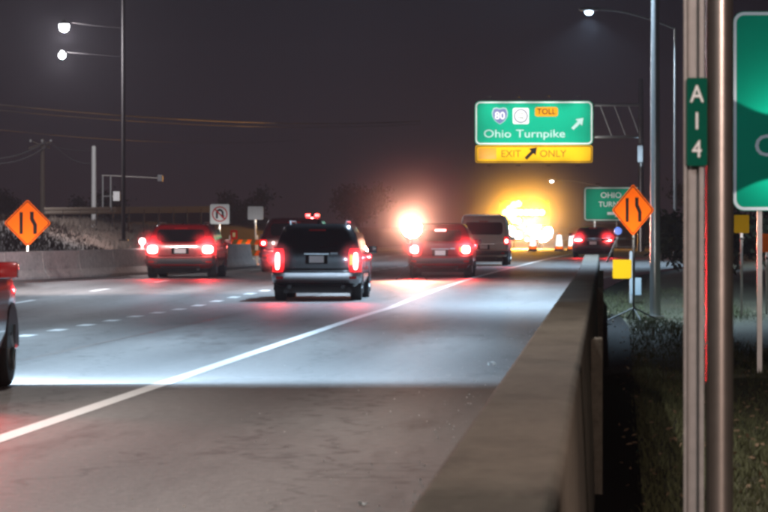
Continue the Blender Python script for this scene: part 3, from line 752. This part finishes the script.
# interstate shield
def shield(cx, cz, s):
    return [(cx + s * x, cz + s * z) for x, z in ((0, -0.55), (0.28, -0.36), (0.46, -0.08), (0.50, 0.18), (0.40, 0.46), (0.22, 0.50), (0, 0.44), (-0.22, 0.50), (-0.40, 0.46), (-0.50, 0.18), (-0.46, -0.08), (-0.28, -0.36))]
MB().plate(shield(ux(500), uz(115.5), 0.95), -0.026, -0.0205).build('route_shield', M['worn'], os_)
MB().plate(shield(ux(500), uz(115.8), 0.86), -0.029, -0.0265).build('shield_field', mat('shield_blue', (0.12, 0.14, 0.30), 0.5), os_)
words('80', 0.62, ux(500), uz(116), -0.033, M['white'], os_)
MB().plate(rrect(16 * k, 16 * k, 0.10, ux(521), uz(116)), -0.026, -0.0205).build('route_marker', M['white'], os_)
MB().lathe([(0.42, 0), (0.42, -0.003), (0.34, -0.003), (0.34, 0)], (ux(521), -0.027, uz(116)), 24, 'y').build('marker_ring', mat('marker_grey', (0.16, 0.17, 0.22), 0.5), os_)
MB().lathe([(0.33, 0), (0.33, -0.004)], (ux(521), -0.0305, uz(116)), 24, 'y').build('marker_disc', M['white'], os_)
words('OHIO', 0.20, ux(521), uz(114), -0.040, M['black'], os_); words('TPK', 0.22, ux(521), uz(118.2), -0.040, M['black'], os_)
MB().plate(rrect(23 * k, 9.5 * k, 0.14, ux(546.5), uz(111.8)), -0.026, -0.0205).build('toll_panel', mat('toll_amber', (0.66, 0.27, 0.003), 0.75, spec=0.08), os_)
words('TOLL', 0.46, ux(546.5), uz(111.8), -0.030, M['black'], os_)
added_sign_lamps(os_, [ux(p_) for p_ in (490, 519, 549, 578)], uz(166), 1.5, 240, True, 120)
added_sign_lamps(os_, [ux(p_) for p_ in (490, 519, 549, 578)], uz(97), 1.3, 200, False, 120)
# cantilever frame
for py in (105, 137): MB().tube((ux(478), 0.25, uz(py)), (ux(641), 0.25, uz(py)), 0.09, 0.09, 8).build('chord', M['galv'], os_)
for px in (500, 534, 568): MB().box((ux(px), 0.12, uz(130)), (0.10, 0.16, 3.3)).build('panel_bracket', M['galv'], os_)
for px in (600, 614, 628): MB().tube((ux(px), 0.25, uz(105)), (ux(px + 12), 0.25, uz(137)), 0.035, 0.035, 6).build('web_bar', M['galv'], os_)
MB().lathe([(0.22, -0.6), (0.14, uz(80)), (0.05, uz(78))], (ux(641), 0.25, 0), 16).build('mast', M['weath'], os_, 50)
gl = MB().cbox((ux(640), -0.1, uz(154)), (0.32, 0.28, 1.0), 0.06).build('cabinet', M['white_pole'], os_)
lamp('SPOT', os_, (ux(640) - 0.2, -1.8, uz(160)), 160, COOL, (0.1, 1, 0.2), 50, 0.8, 0.05)

# second green sign
s2 = thing('guide_sign', 'smaller green guide sign with white arrow behind the right diamond sign', 'road sign', (at(614, 204, 262).x, 262, rise(262)))
k2 = 262 / F_PX; z2 = at(614, 204, 262).z - rise(262)
MB().plate(rrect(60 * k2, 34 * k2, 0.18, 0, z2), -0.015, 0.02).build('panel', M['green'], s2)
MB().ring(rrect(59 * k2, 33 * k2, 0.17, 0, z2), rrect(57 * k2, 31 * k2, 0.13, 0, z2), -0.02, -0.0155).build('border', M['white'], s2)
words('OHIO', 0.50, -3.0 * k2, z2 + 8.5 * k2, -0.02, M['white'], s2); words('TURNPIKE', 0.46, 1.5 * k2, z2 - 0.5 * k2, -0.02, M['white'], s2)
MB().plate(arrow_poly(0, z2 - 9.5 * k2, 0.85, 90), -0.022, -0.0155).build('arrow', M['white'], s2)
for x_ in (-1.2, 1.2): MB().box((x_, 0.08, z2 / 2 + 0.5), (0.10, 0.10, z2 + 1.0)).build('post', M['galv'], s2)
added_sign_lamps(s2, (-1.0, 1.0), z2 - 20 * k2, 1.2, 42, True, 120); added_sign_lamps(s2, (-1.0, 1.0), z2 + 20 * k2, 1.2, 42, False, 120)

# big green sign at the right picture edge
s3 = thing('guide_sign', 'big green guide sign cut off by the right picture edge, letter C showing', 'road sign', (3.55, 60, -0.5))
k3 = 60 / F_PX
def w3(px, py): return ((px - 604) * k3 - 3.55, 2.0 + (234 - py) * k3)
(xa, za), (xb, zb3) = w3(732, 211), w3(732, 12)
wid = 3.6; cx3 = xa + wid / 2; cz3 = (za + zb3) / 2; ht = zb3 - za
MB().plate(rrect(wid, ht, 0.16, cx3, cz3), -0.01, 0.02).build('panel', M['green'], s3)
MB().ring(rrect(wid - 0.02, ht - 0.02, 0.15, cx3, cz3), rrect(wid - 0.11, ht - 0.11, 0.11, cx3, cz3), -0.014, -0.0105).build('border', M['white'], s3)
xc, zc = w3(753, 147)
words('C', 0.44, xc, zc, -0.016, M['white'], s3, align='LEFT')
for x_ in (w3(759, 0)[0], w3(759, 0)[0] + 2.2):
    MB().box((x_, 0.10, za / 2 + 0.6), (0.07, 0.14, za + 1.2)).build('post', M['galv'], s3)
# two spotlights added on one bracket to throw light wedges across the face
bx_, bz_ = w3(786, 147)
MB().tube((bx_, 0.0, bz_), (bx_, -0.5, bz_), 0.02, 0.02, 8).build('added_lamp_bracket', M['dark'], s3)
for a_, p_ in ((1, 40), (-1, 42)):
    MB().cbox((bx_, -0.5, bz_ + 0.08 * a_), (0.12, 0.12, 0.12), 0.02).build('added_sign_lamp', M['dark'], s3)
    lamp('SPOT', s3, (bx_, -0.58, bz_ + 0.16 * a_), p_, (1, 0.98, 0.95), (-0.35, 0.60, 1.6 * a_), 84, 0.12, 0.02)

# near steel post with its vertical number plate
sp = thing('sign_post', 'tall weathered steel sign post with channel beside the grass, in the right foreground', 'sign post', (at(719, 0, 20).x, 20, -0.52))
MB().lathe([(0.066, 0), (0.064, 6.0)], (0, 0, 0), 28).build('round_pole', M['weath'], sp, 50)
MB().cbox((0, 0, 0.02), (0.3, 0.3, 0.04), 0.008).build('base_plate', M['galv'], sp)
cxp = at(695, 0, 20).x - at(719, 0, 20).x
ch = MB()                                             # hat-section channel, open to the front
prof = [(-0.056, -0.018), (-0.042, -0.018), (-0.034, 0.028), (0.010, 0.028), (0.018, -0.018), (0.040, -0.018), (0.040, -0.014), (0.021, -0.014), (0.013, 0.032), (-0.037, 0.032), (-0.045, -0.014), (-0.056, -0.014)]
n = len(prof); ch.add([(cxp + x, y_ - 0.03, z_) for z_ in (0.0, 6.0) for x, y_ in prof], [(i, (i + 1) % n, n + (i + 1) % n, n + i) for i in range(n)] + [tuple(range(n)), tuple(range(2 * n - 1, n - 1, -1))])
ch.build('channel', mat('dull_channel_steel', (0.24, 0.235, 0.23), 0.5, 0.6, var=0.3, scale=14, bump=0.08), sp)
for z_ in (0.5, 1.5, 2.4, 3.2): MB().tube((cxp + 0.02, -0.03, z_), (0.0, -0.02, z_), 0.006, 0.006, 6).build('bolt', M['galv'], sp)
k4 = 19.93 / F_PX; pz0 = 1.5 + (234 - 122) * k4 
np_ = thing('number_plate_sign', 'narrow green plate reading A14 on the near steel post', 'sign', (at(696.5, 0, 19.93).x, 19.93, pz0))
MB().plate(rrect(20.5 * k4, 88 * k4, 0.012, 0, 0), -0.003, 0.002).build('panel', mat('plate_green', (0.002, 0.085, 0.055), 0.8, spec=0.05), np_)
for ch_, py in (('A', 95), ('1', 122), ('4', 150)): words(ch_, 0.115, 0, (122 - py) * k4, -0.0045, M['white'], np_, sx_=0.82)

# square marker on a white post past the barrier end, with grey plate
om = thing('object_marker', 'yellow square marker on a white post at the barrier end', 'marker', (at(631, 305, 112).x, 112, grade_right(112)))
MB().lathe([(0.045, 0), (0.045, 1.35), (0.02, 1.38)], (0, 0, 0), 14).build('post', M['white_pole'], om, 50)
mz = at(622, 269, 112).z - grade_right(112)
MB().plate(rrect(0.50, 0.50, 0.03, at(622, 0, 112).x - at(631, 0, 112).x, mz), -0.06, -0.05).build('panel', M['yellow'], om)
MB().plate(rrect(0.30, 0.46, 0.02, 0.12, mz - 0.46), -0.06, -0.05).build('grey_plate', mat('pale_blue_plate', (0.30, 0.38, 0.42), 0.5), om)
lamp('SPOT', om, (-0.25, -1.3, mz - 0.1), 20, (1, 0.95, 0.85), (0, 1, 0.08), 70, 0.6, 0.05)  # spot added in front to brighten the marker panel
bd = thing('warning_lamp', 'small blue round lamp under the right diamond sign', 'lamp', at(618, 231, 96.5))
MB().lathe([(0.085, -0.03), (0.09, 0.0), (0.085, 0.04)], (0, 0, 0), 18, 'y').build('lens', emit('blue_lamp_lens', (0.02, 0.12, 0.55), 0.8), bd, 40)
MB().tube((0, 0.02, -0.12), (-0.26, 0.02, -0.72), 0.022, 0.022, 6).build('brace', M['white_pole'], bd)

# other small signs
def plain_sign(name, label, px, py, d, w, h, m_, zf, cat='road sign', p_=25):
    p = at(px, py, d); t = thing(name, label, cat, (p.x, d, zf)); c = p.z - zf
    MB().plate(rrect(w, h, min(w, h) * 0.08, 0, c), -0.006, 0.004).build('panel', m_, t)
    MB().box((0, 0.03, c / 2), (0.06, 0.05, c)).build('post', M['galv'], t)
    MB().tube((0, 0, c - h * 0.75), (0, -0.9, c - h * 0.8), 0.012, 0.012, 6).build('added_lamp_bracket', M['dark'], t)  # bracket and lamp added to brighten the panel
    MB().cbox((0, -0.9, c - h * 0.8), (0.12, 0.05, 0.05), 0.01).build('added_sign_lamp', M['dark'], t)
    if p_: lamp('SPOT', t, (0, -0.93, c - h * 0.74), p_, (1, 0.95, 0.9), (0, 0.93, h * 0.75), 90, 0.6, 0.04)
    return t, c
t, c = plain_sign('regulatory_sign', 'white square no U-turn sign behind the dark red SUV', 219, 214, 172, 0.80, 0.82, M['white'], 0.4, p_=17)
MB().ring(rrect(0.64, 0.64, 0.3199, 0, c), rrect(0.54, 0.54, 0.2699, 0, c), -0.0105, -0.0065).build('prohibition_ring', M['redp'], t)
P = [(-0.16, -0.18), (-0.08, -0.18), (-0.08, 0.06), (-0.05, 0.11), (0.0, 0.13), (0.05, 0.11), (0.08, 0.06), (0.08, -0.06), (0.03, -0.06), (0.12, -0.19), (0.21, -0.06), (0.16, -0.06), (0.16, 0.08), (0.10, 0.18), (0.0, 0.22), (-0.10, 0.18), (-0.16, 0.08)]
MB().plate([(x, z_ + c) for x, z_ in P], -0.010, -0.0065).build('turn_symbol', M['black'], t)
MB().plate([(-0.21, c + 0.17), (-0.17, c + 0.21), (0.21, c - 0.17), (0.17, c - 0.21)], -0.0125, -0.0105).build('slash', M['redp'], t)
plain_sign('blank_sign', 'blank pale grey sign right of the no U-turn sign', 255, 213, 176, 0.66, 0.56, mat('pale_grey_sheeting', (0.45, 0.46, 0.48), 0.5), 0.4, p_=13)
plain_sign('amber_board', 'small amber board beyond the near steel post, under the big green sign', 741, 224, 100, 0.36, 0.43, M['yellow'], -0.45, p_=6)
plain_sign('orange_board', 'dim orange board at the right picture edge', 766, 243, 100, 0.30, 0.44, M['orange'], -0.45, p_=1.2)

# barricade with amber flasher at the end of the left barrier
bc = thing('barricade', 'striped barricade with amber flasher at the end of the pale left barrier', 'barricade', (at(243, 0, 153).x, 153, rise(153)))
for sd in (-1, 1):
    MB().box((sd * 0.5, 0, 0.55), (0.06, 0.06, 1.1)).build('upright', M['galv'], bc); MB().box((sd * 0.5, 0, 0.04), (0.08, 0.9, 0.06)).build('foot', M['galv'], bc)
for z_ in (0.45, 0.85):
    b_ = MB().box((0, -0.05, z_), (1.3, 0.03, 0.2)).build('rail', M['wood'], bc)
    st = MB()
    for i in range(4):
        x_ = -0.6 + 0.33 * i; st.plate([(x_, z_ - 0.095), (x_ + 0.15, z_ - 0.095), (x_ + 0.25, z_ + 0.095), (x_ + 0.10, z_ + 0.095)], -0.070, -0.066)
    st.build('stripes', M['orange'], b_)
MB().lathe([(0.10, -0.06), (0.12, 0), (0.10, 0.06)], (0.05, -0.12, 0.62), 18, 'y').build('flasher', emit('flasher_lens', (1.0, 0.62, 0.06), 14), bc, 40)
lamp('POINT', bc, (0.05, -0.6, 0.62), 7, (1, 0.6, 0.06), radius=0.08)
MB().plate(rrect(0.26, 0.34, 0.03, -0.35, 1.12), -0.08, -0.07).build('small_sign', M['redp'], bc); MB().plate(rrect(0.10, 0.16, 0.01, -0.35, 1.12), -0.085, -0.081).build('sign_mark', M['white'], bc)
wb = thing('barrier_lamp', 'small white lamp on the left barrier just left of the dark red SUV', 'lamp', (*nodes[2].xy, rise(127) + 0.79))
MB().box((0, 0, 0.06), (0.08, 0.08, 0.12)).build('bracket', M['galv'], wb)
MB().lathe([(0.08, -0.05), (0.10, 0), (0.08, 0.05)], (0, -0.03, 0.22), 16, 'y').build('lens', emit('barrier_lamp_lens', (1, 0.85, 0.85), 8), wb, 40)
lamp('POINT', wb, (0, -0.3, 0.22), 30, (1, 0.8, 0.8), radius=0.06)

# ------------------------------------------------------------------ poles, wires, guard rail on the left bank
pw = at(92, 0, 205); t = thing('white_pole', 'plain white pole standing on the left bank', 'pole', (pw.x, 205, 1.2))
MB().lathe([(0.13, 0), (0.11, at(0, 146, 205).z - 1.2), (0.04, at(0, 145, 205).z - 1.2)], (0, 0, 0), 14).build('shaft', M['white_pole'], t, 50)
MB().cbox((0, 0, 0.03), (0.4, 0.4, 0.06), 0.01).build('base', M['galv'], t)
pu = at(40, 0, 215); zt = at(0, 142, 215).z; t = thing('utility_pole', 'timber utility pole with slanting crossarms at the left', 'utility pole', (pu.x, 215, 1.2))
MB().lathe([(0.14, 0), (0.10, zt - 1.2 + 0.2)], (0, 0, 0), 12).build('shaft', M['wood'], t, 50)
MB().tube((-0.7, -0.1, zt - 1.2 - 0.30), (0.5, -0.1, zt - 1.2 + 0.05), 0.06, 0.06, 6).build('crossarm', M['wood'], t)
MB().tube((-0.5, -0.1, zt - 1.2 + 0.05), (0.4, -0.1, zt - 1.2 - 0.30), 0.05, 0.05, 6).build('crossarm', M['wood'], t)
for x_ in (-0.6, 0.0, 0.45): MB().lathe([(0.05, 0), (0.07, 0.06), (0.04, 0.14)], (x_, -0.1, zt - 1.2 + 0.02), 10).build('insulator', M['white_pole'], t)

def wire(label, a, b, sag, r, n=16):
    a, b = at(*a), at(*b); P = []
    for i in range(n + 1):
        s = i / n; p = a.lerp(b, s); p.z -= sag * 4 * s * (1 - s); P.append(p)
    o = MB().path([p - P[0] for p in P], r, 6).build('power_line', M['wire'], None, 60); o.location = P[0]
    return tag(o, label, 'power line', 'overhead power lines')
wire('upper of the two long pale wires crossing the left sky', (-60, 98, 205), (420, 121, 330), 0.6, 0.045)
wire('lower of the two long pale wires crossing the left sky', (-60, 104, 206), (420, 124, 332), 0.6, 0.03)
wire('faint thin wire under the two long wires', (-40, 125, 215), (300, 140, 330), 0.5, 0.02)
wire('upper thick sagging cable running left from the utility pole', (-50, 150, 205), (44, 141, 215), 0.62, 0.045)
wire('lower thick sagging cable running left from the utility pole', (-50, 149, 207), (48, 143, 215), 0.85, 0.04)
wire('cable drooping right from the utility pole towards the white pole', (49, 141, 215), (92, 163, 206), 0.35, 0.025)
wire('thin cable between the utility pole and the white pole', (41, 142, 215), (92, 150, 206), 0.15, 0.018)

gf = at(105, 205, 200); t = thing('pipe_gantry', 'thin pipe gantry with small white box beyond the white pole', 'gantry', (gf.x, 200, 1.4))
def g2(px, py): q = at(px, py, 200); return (q.x - gf.x, 0, q.z - 1.4)
for px in (101, 109): MB().tube(g2(px, 210), g2(px, 175), 0.045, 0.04, 8).build('upright', M['galv'], t)
MB().tube(g2(100, 175), g2(160, 178), 0.030, 0.025, 8).build('top_bar', M['weath'], t); MB().tube(g2(101, 196), g2(109, 196), 0.03, 0.03, 6).build('rung', M['galv'], t)
q = g2(115, 196); MB().cbox(q, (0.32, 0.2, 0.45), 0.03).build('box', M['white_pole'], t); MB().tube((q[0] - 0.3, 0, q[2]), q, 0.02, 0.02, 6).build('box_bracket', M['galv'], t)
q = g2(159, 178); MB().cbox(q, (0.24, 0.3, 0.32), 0.03).build('lamp_box', M['dark'], t)

gr = thing('guard_rail', 'pale guard rail along the top of the left bank', 'guard rail', (0, 0, 0))
ga, gb = at(42, 211, 188), at(226, 209, 225)
for i in range(12):
    a, b = ga.lerp(gb, i / 12.0), ga.lerp(gb, (i + 1) / 12.0)
    u = (b - a); rm = MB(); ln = u.length
    v = []
    for p in (a, b):
        for dz, dy in ((-0.16, 0), (-0.12, -0.07), (-0.04, -0.07), (0, 0), (0.04, -0.07), (0.12, -0.07), (0.16, 0)): v.append((p.x, p.y + dy, p.z + dz))
    rm.add(v, [(j, j + 1, 8 + j, 7 + j) for j in range(6)]); o = rm.build('rail', M['wood'], gr)
    sm = o.modifiers.new('s', 'SOLIDIFY'); sm.thickness = 0.01
    MB().box((a.x, a.y + 0.08, a.z - 0.55), (0.07, 0.09, 1.2)).build('post', M['black'], gr)

# ------------------------------------------------------------------ vegetation
def shrub(name, label, cat, x, d, z0, w, h, nleaf, seed, trunk=True, group=None, size=0.16):
    rn = random.Random(seed); t = thing(name, label, cat, (x, d, z0), 0, group)
    tr = MB(); tips = []
    th = h * 0.35 if trunk else h * 0.1
    tr.tube((0, 0, -0.1), (0.04 * h * rn.uniform(-1, 1), 0, th), 0.035 * h * 0.6, 0.022 * h * 0.6, 8)
    for k in range(9):
        a = rn.uniform(0, 6.28); e_ = Vector((w * 0.42 * math.cos(a) * rn.uniform(0.4, 1), w * 0.42 * math.sin(a) * rn.uniform(0.4, 1), th + (h - th) * rn.uniform(0.25, 0.95)))
        m_ = Vector((0, 0, th)).lerp(e_, 0.5) + Vector((0, 0, 0.06 * h)); tr.tube((0, 0, th * 0.9), m_, 0.014 * h, 0.009 * h, 6); tr.tube(m_, e_, 0.009 * h, 0.003 * h, 6); tips += [m_, e_]
        for q_ in range(3):
            e2 = e_ + Vector((rn.uniform(-1, 1), rn.uniform(-1, 1), rn.uniform(-0.3, 0.9))) * 0.14 * h; tr.tube(m_.lerp(e_, 0.6), e2, 0.005 * h, 0.002 * h, 5); tips.append(e2)
    tr.build('trunk', M['bark'], t)
    cr = MB()
    for k in range(nleaf):
        c = rn.choice(tips); p = c + Vector((rn.gauss(0, 1), rn.gauss(0, 1), rn.gauss(0, 0.8))) * 0.10 * h
        if p.z < 0.05: continue
        u = Vector((rn.uniform(-1, 1), rn.uniform(-1, 1), rn.uniform(-1, 1))).normalized(); v_ = u.orthogonal().normalized(); s_ = size * rn.uniform(0.5, 1.2)
        cr.add([p - u * s_, p + v_ * s_ * 0.45, p + u * s_, p - v_ * s_ * 0.45], [(0, 1, 2, 3)])
    cr.build('crown', M['leaf'], t)
    return t
shrub('shrub', 'dark bush on the grass right of the white marker post', 'shrub', 3.0, 128, 0.0, 3.2, 2.0, 2600, 1, False, 'dark bushes at the right')
shrub('shrub', 'dark bush behind the near steel post', 'shrub', 5.3, 136, 0.05, 3.6, 2.4, 2800, 2, False, 'dark bushes at the right')
shrub('shrub', 'dark bush under the big green sign', 'shrub', 5.6, 118, 0.0, 3.0, 1.9, 2400, 3, False, 'dark bushes at the right')
for i, (x_, d_, h_, lb) in enumerate(((-62, 420, 9, 'dark leafy tree on the far left skyline behind the utility pole'), (-48, 400, 7, 'low dark tree on the skyline behind the blank grey sign'), (-37, 430, 8, 'dark tree on the skyline above the black SUV'),
                                      (-27, 460, 9, 'dark tree on the skyline behind the white work light'), (13, 300, 10, 'tall dark tree behind the near steel post'), (8.5, 340, 8, 'dark tree right of the second green sign'), (-52, 330, 6, 'dark scrubby tree behind the left diamond sign'))):
    shrub('tree', lb, 'tree', x_, d_, 0.6, h_ * 0.8, h_ * 0.62, 3800, 20 + i, True, 'dark trees on the skyline', 0.22)

# grass blades over the verge, and dead leaves
rn = random.Random(7); g = MB()
for k in range(52000):
    d = 24 + 96 * rn.random() ** 1.15; lim = (768 - 604) * d / F_PX + 0.5
    x = rn.uniform(0.0, lim)
    if d > 104 and x < road_right(d) + 0.1: continue
    if d < 97 and x < 0.28 + 0.0042 * (d - 30) + rn.uniform(-0.05, 0.04): continue
    z = grade_right(d) + 0.05 * math.sin((x + 0.16) * 2.1 + d * 0.13) - 0.01
    h = rn.uniform(0.03, 0.11) * (1.6 if rn.random() < 0.05 else 1); a = rn.uniform(0, 6.28); w_ = rn.uniform(0.006, 0.014); lx, ly = rn.gauss(0, 0.4) * h, rn.gauss(0, 0.4) * h
    ca, sa = math.cos(a) * w_, math.sin(a) * w_
    g.v += [(x - ca, d - sa, z), (x + ca, d + sa, z), (x + lx, d + ly, z + h)]; b = len(g.v); g.f.append((b - 3, b - 2, b - 1))
me = bpy.data.meshes.new('grass'); me.from_pydata(g.v, [], g.f); me.materials.append(M['grass'])
o = bpy.data.objects.new('grass', me); COL.objects.link(o); tag(o, 'short dark grass on the verge right of the barrier', 'grass', kind='stuff')
g = MB()
for k in range(420):
    d = 24 + 80 * rn.random() ** 1.3; x = rn.uniform(0.1, (768 - 604) * d / F_PX + 0.3); z = grade_right(d) + 0.05 * math.sin((x + 0.16) * 2.1 + d * 0.13) + 0.05
    u = Vector((rn.gauss(0, 1), rn.gauss(0, 1), rn.gauss(0, 0.4))).normalized() * rn.uniform(0.02, 0.045); v_ = u.orthogonal().normalized() * 0.02; p = Vector((x, d, z))
    g.add([p - u, p + v_, p + u, p - v_], [(0, 1, 2, 3)])
o = g.build('fallen_leaves', mat('dead_leaf', (0.22, 0.15, 0.09), 0.8, var=0.4)); tag(o, 'scattered dead leaves on the dark grass', 'leaves', kind='stuff')

# rough scrub on the left bank
g = MB(); rn = random.Random(31)
for k in range(26000):
    d = 112 + 110 * rn.random(); x = -rn.random() * 11 - 0.3; t_ = min(1, -x / 6.5); t_ = t_ * t_ * (3 - 2 * t_)
    if -x < 1.0: continue
    X_ = road_left(d) + 0.3 + x; z = rise(d) - 0.05 + t_ * 1.65 + 0.12 * math.sin(d * 0.11 - x)
    cl = 0.5 + 0.5 * math.sin(X_ * 1.3 + 2 * math.sin(d * 0.21)) * math.sin(d * 0.37 + X_)
    h = rn.uniform(0.10, 0.34) * (0.35 + cl); w_ = rn.uniform(0.012, 0.03); lx = rn.gauss(0, 0.35) * h
    g.v += [(X_ - w_, d, z), (X_ + w_, d, z), (X_ + lx, d + rn.gauss(0, 0.3) * h, z + h)]; b = len(g.v); g.f.append((b - 3, b - 2, b - 1))
me = bpy.data.meshes.new('weeds'); me.from_pydata(g.v, [], g.f); me.materials.append(mat('dry_weed', (0.045, 0.030, 0.021), 0.85, var=0.45, scale=0.8))
o = bpy.data.objects.new('weeds', me); COL.objects.link(o); tag(o, 'dry brown weeds covering the left bank', 'weeds', kind='stuff')

# grit and scraps on the shoulder by the barrier
g = MB(); rn = random.Random(12)
for k in range(260):
    d = 22 + 45 * rn.random() ** 1.6; x = -0.75 - abs(rn.gauss(0, 0.55)) if rn.random() < 0.75 else rn.uniform(-4.2, -0.8)
    s_ = rn.uniform(0.004, 0.012); p = Vector((x, d, s_ * 0.4))
    g.add([p + Vector((s_, 0, -s_ * .4)), p + Vector((-s_ * .6, s_ * .8, -s_ * .4)), p + Vector((-s_ * .5, -s_ * .8, -s_ * .4)), p + Vector((rn.uniform(-.3, .3) * s_, 0, s_ * .7))], [(0, 1, 2), (0, 3, 1), (1, 3, 2), (2, 3, 0)])
o = g.build('grit', M['stone']); tag(o, 'loose grit along the shoulder beside the barrier', 'grit', kind='stuff')
def scrap(label, px, py, s_, seed):
    d = F_PX * 1.5 / (py - 234); rn_ = random.Random(seed); mb_ = MB(); n_ = 4; v = []
    for j in range(n_ + 1):
        for i in range(n_ + 1): v.append(((i / n_ - 0.5) * s_, (j / n_ - 0.5) * s_ * 0.8, rn_.uniform(0, 0.5) * s_ + 0.005))
    f = [(j * (n_ + 1) + i, j * (n_ + 1) + i + 1, (j + 1) * (n_ + 1) + i + 1, (j + 1) * (n_ + 1) + i) for j in range(n_) for i in range(n_)]
    o = mb_.add(v, f).build('litter', M['scrap']); o.location = (at(px, py, d).x, d, 0)
    sm = o.modifiers.new('s', 'SOLIDIFY'); sm.thickness = 0.002
    return tag(o, label, 'litter', 'scraps of litter on the shoulder')
scrap('white crumpled scrap of litter on the lit shoulder near the barrier', 492, 366, 0.09, 1)
scrap('tiny pale scrap of litter at the bottom of the picture near the barrier', 363, 507, 0.05, 2)
scrap('tiny pale scrap of litter farthest up the shoulder beside the barrier', 541, 333, 0.06, 3)

# ------------------------------------------------------------------ damp night air and added glow volumes
hb = MB().box((-20, 640, 28), (900, 1330, 64)).build('haze', None)
hm = bpy.data.materials.new('night_haze'); hm.use_nodes = True
ht_ = hm.node_tree; ht_.nodes.clear(); ho = ht_.nodes.new('ShaderNodeOutputMaterial'); hv = ht_.nodes.new('ShaderNodeVolumePrincipled')
hv.inputs['Density'].default_value = 0.00022; hv.inputs['Color'].default_value = (0.94, 0.87, 0.97, 1); hv.inputs['Anisotropy'].default_value = 0.25
ht_.links.new(hv.outputs[0], ho.inputs['Volume']); hb.data.materials.append(hm); tag(hb, 'thin damp night haze over the whole road', 'haze', kind='stuff')

def glow_volume(label, c, r, dens, fall=1.7):
    """vapour added to imitate glow around lamps, thickest in the middle"""
    bm = bmesh.new(); bmesh.ops.create_icosphere(bm, subdivisions=3, radius=1.0); me = bpy.data.meshes.new('glow_volume'); bm.to_mesh(me); bm.free()
    o = bpy.data.objects.new('glow_volume', me); COL.objects.link(o); o.location = c; o.scale = r
    m = bpy.data.materials.new('bloom'); m.use_nodes = True; t = m.node_tree; t.nodes.clear()
    out = t.nodes.new('ShaderNodeOutputMaterial'); pv = t.nodes.new('ShaderNodeVolumePrincipled'); tcn = t.nodes.new('ShaderNodeTexCoord')
    ln = t.nodes.new('ShaderNodeVectorMath'); ln.operation = 'LENGTH'; mr = t.nodes.new('ShaderNodeMapRange')
    mr.inputs[1].default_value = 0.05; mr.inputs[2].default_value = 0.98; mr.inputs[3].default_value = 1.0; mr.inputs[4].default_value = 0.0
    pw_ = t.nodes.new('ShaderNodeMath'); pw_.operation = 'POWER'; pw_.inputs[1].default_value = fall
    nz = t.nodes.new('ShaderNodeTexNoise'); nz.inputs['Scale'].default_value = 1.8; nz.inputs['Detail'].default_value = 3
    ml = t.nodes.new('ShaderNodeMath'); ml.operation = 'MULTIPLY'; ml2 = t.nodes.new('ShaderNodeMath'); ml2.operation = 'MULTIPLY'; ml2.inputs[1].default_value = dens * 2
    t.links.new(tcn.outputs['Object'], ln.inputs[0]); t.links.new(ln.outputs['Value'], mr.inputs[0]); t.links.new(mr.outputs[0], pw_.inputs[0])
    t.links.new(tcn.outputs['Object'], nz.inputs['Vector']); t.links.new(pw_.outputs[0], ml.inputs[0]); t.links.new(nz.outputs['Fac'], ml.inputs[1])
    t.links.new(ml.outputs[0], ml2.inputs[0]); t.links.new(ml2.outputs[0], pv.inputs['Density']); pv.inputs['Anisotropy'].default_value = 0.2
    pv.inputs['Color'].default_value = (0.95, 0.95, 0.95, 1); t.links.new(pv.outputs[0], out.inputs['Volume']); me.materials.append(m)
    return tag(o, label, 'glow_volume', kind='stuff')
glow_volume('amber lit vapour added around the arrow board truck', (-5.3, 288.5, 3.2), (9.6, 4.0, 7.4), 0.036, 1.0)  # volume added to imitate lens bloom around the arrow board
glow_volume('pinkish lit vapour added around the white work light', (at(412, 0, 117.4).x, 117.4, 1.9), (3.4, 2.0, 2.9), 0.07)  # volume added to imitate the work light's halo
for lb, x_, d_, z_, hw, r_, ds_ in (('black SUV', -6.24, 91, 0.87, 0.87, 0.52, 0.24), ('dark red SUV', -12.15, 120, 0.83, 0.80, 0.72, 0.36),
                       ('red compact car', -4.72, 121, 0.82, 0.74, 0.66, 0.36), ('small sedan', -0.5, 191, 0.80, 0.66, 0.66, 0.36)):  # small volumes added at tail lamps to imitate lens bloom
    for sd, sn in ((-1, 'left'), (1, 'right')):
        glow_volume('faint added vapour glowing red at the %s tail lamp of the %s' % (sn, lb), (x_ + sd * hw, d_ - 0.15, rise(d_) + z_), (r_, r_, r_), ds_ * 1.8)
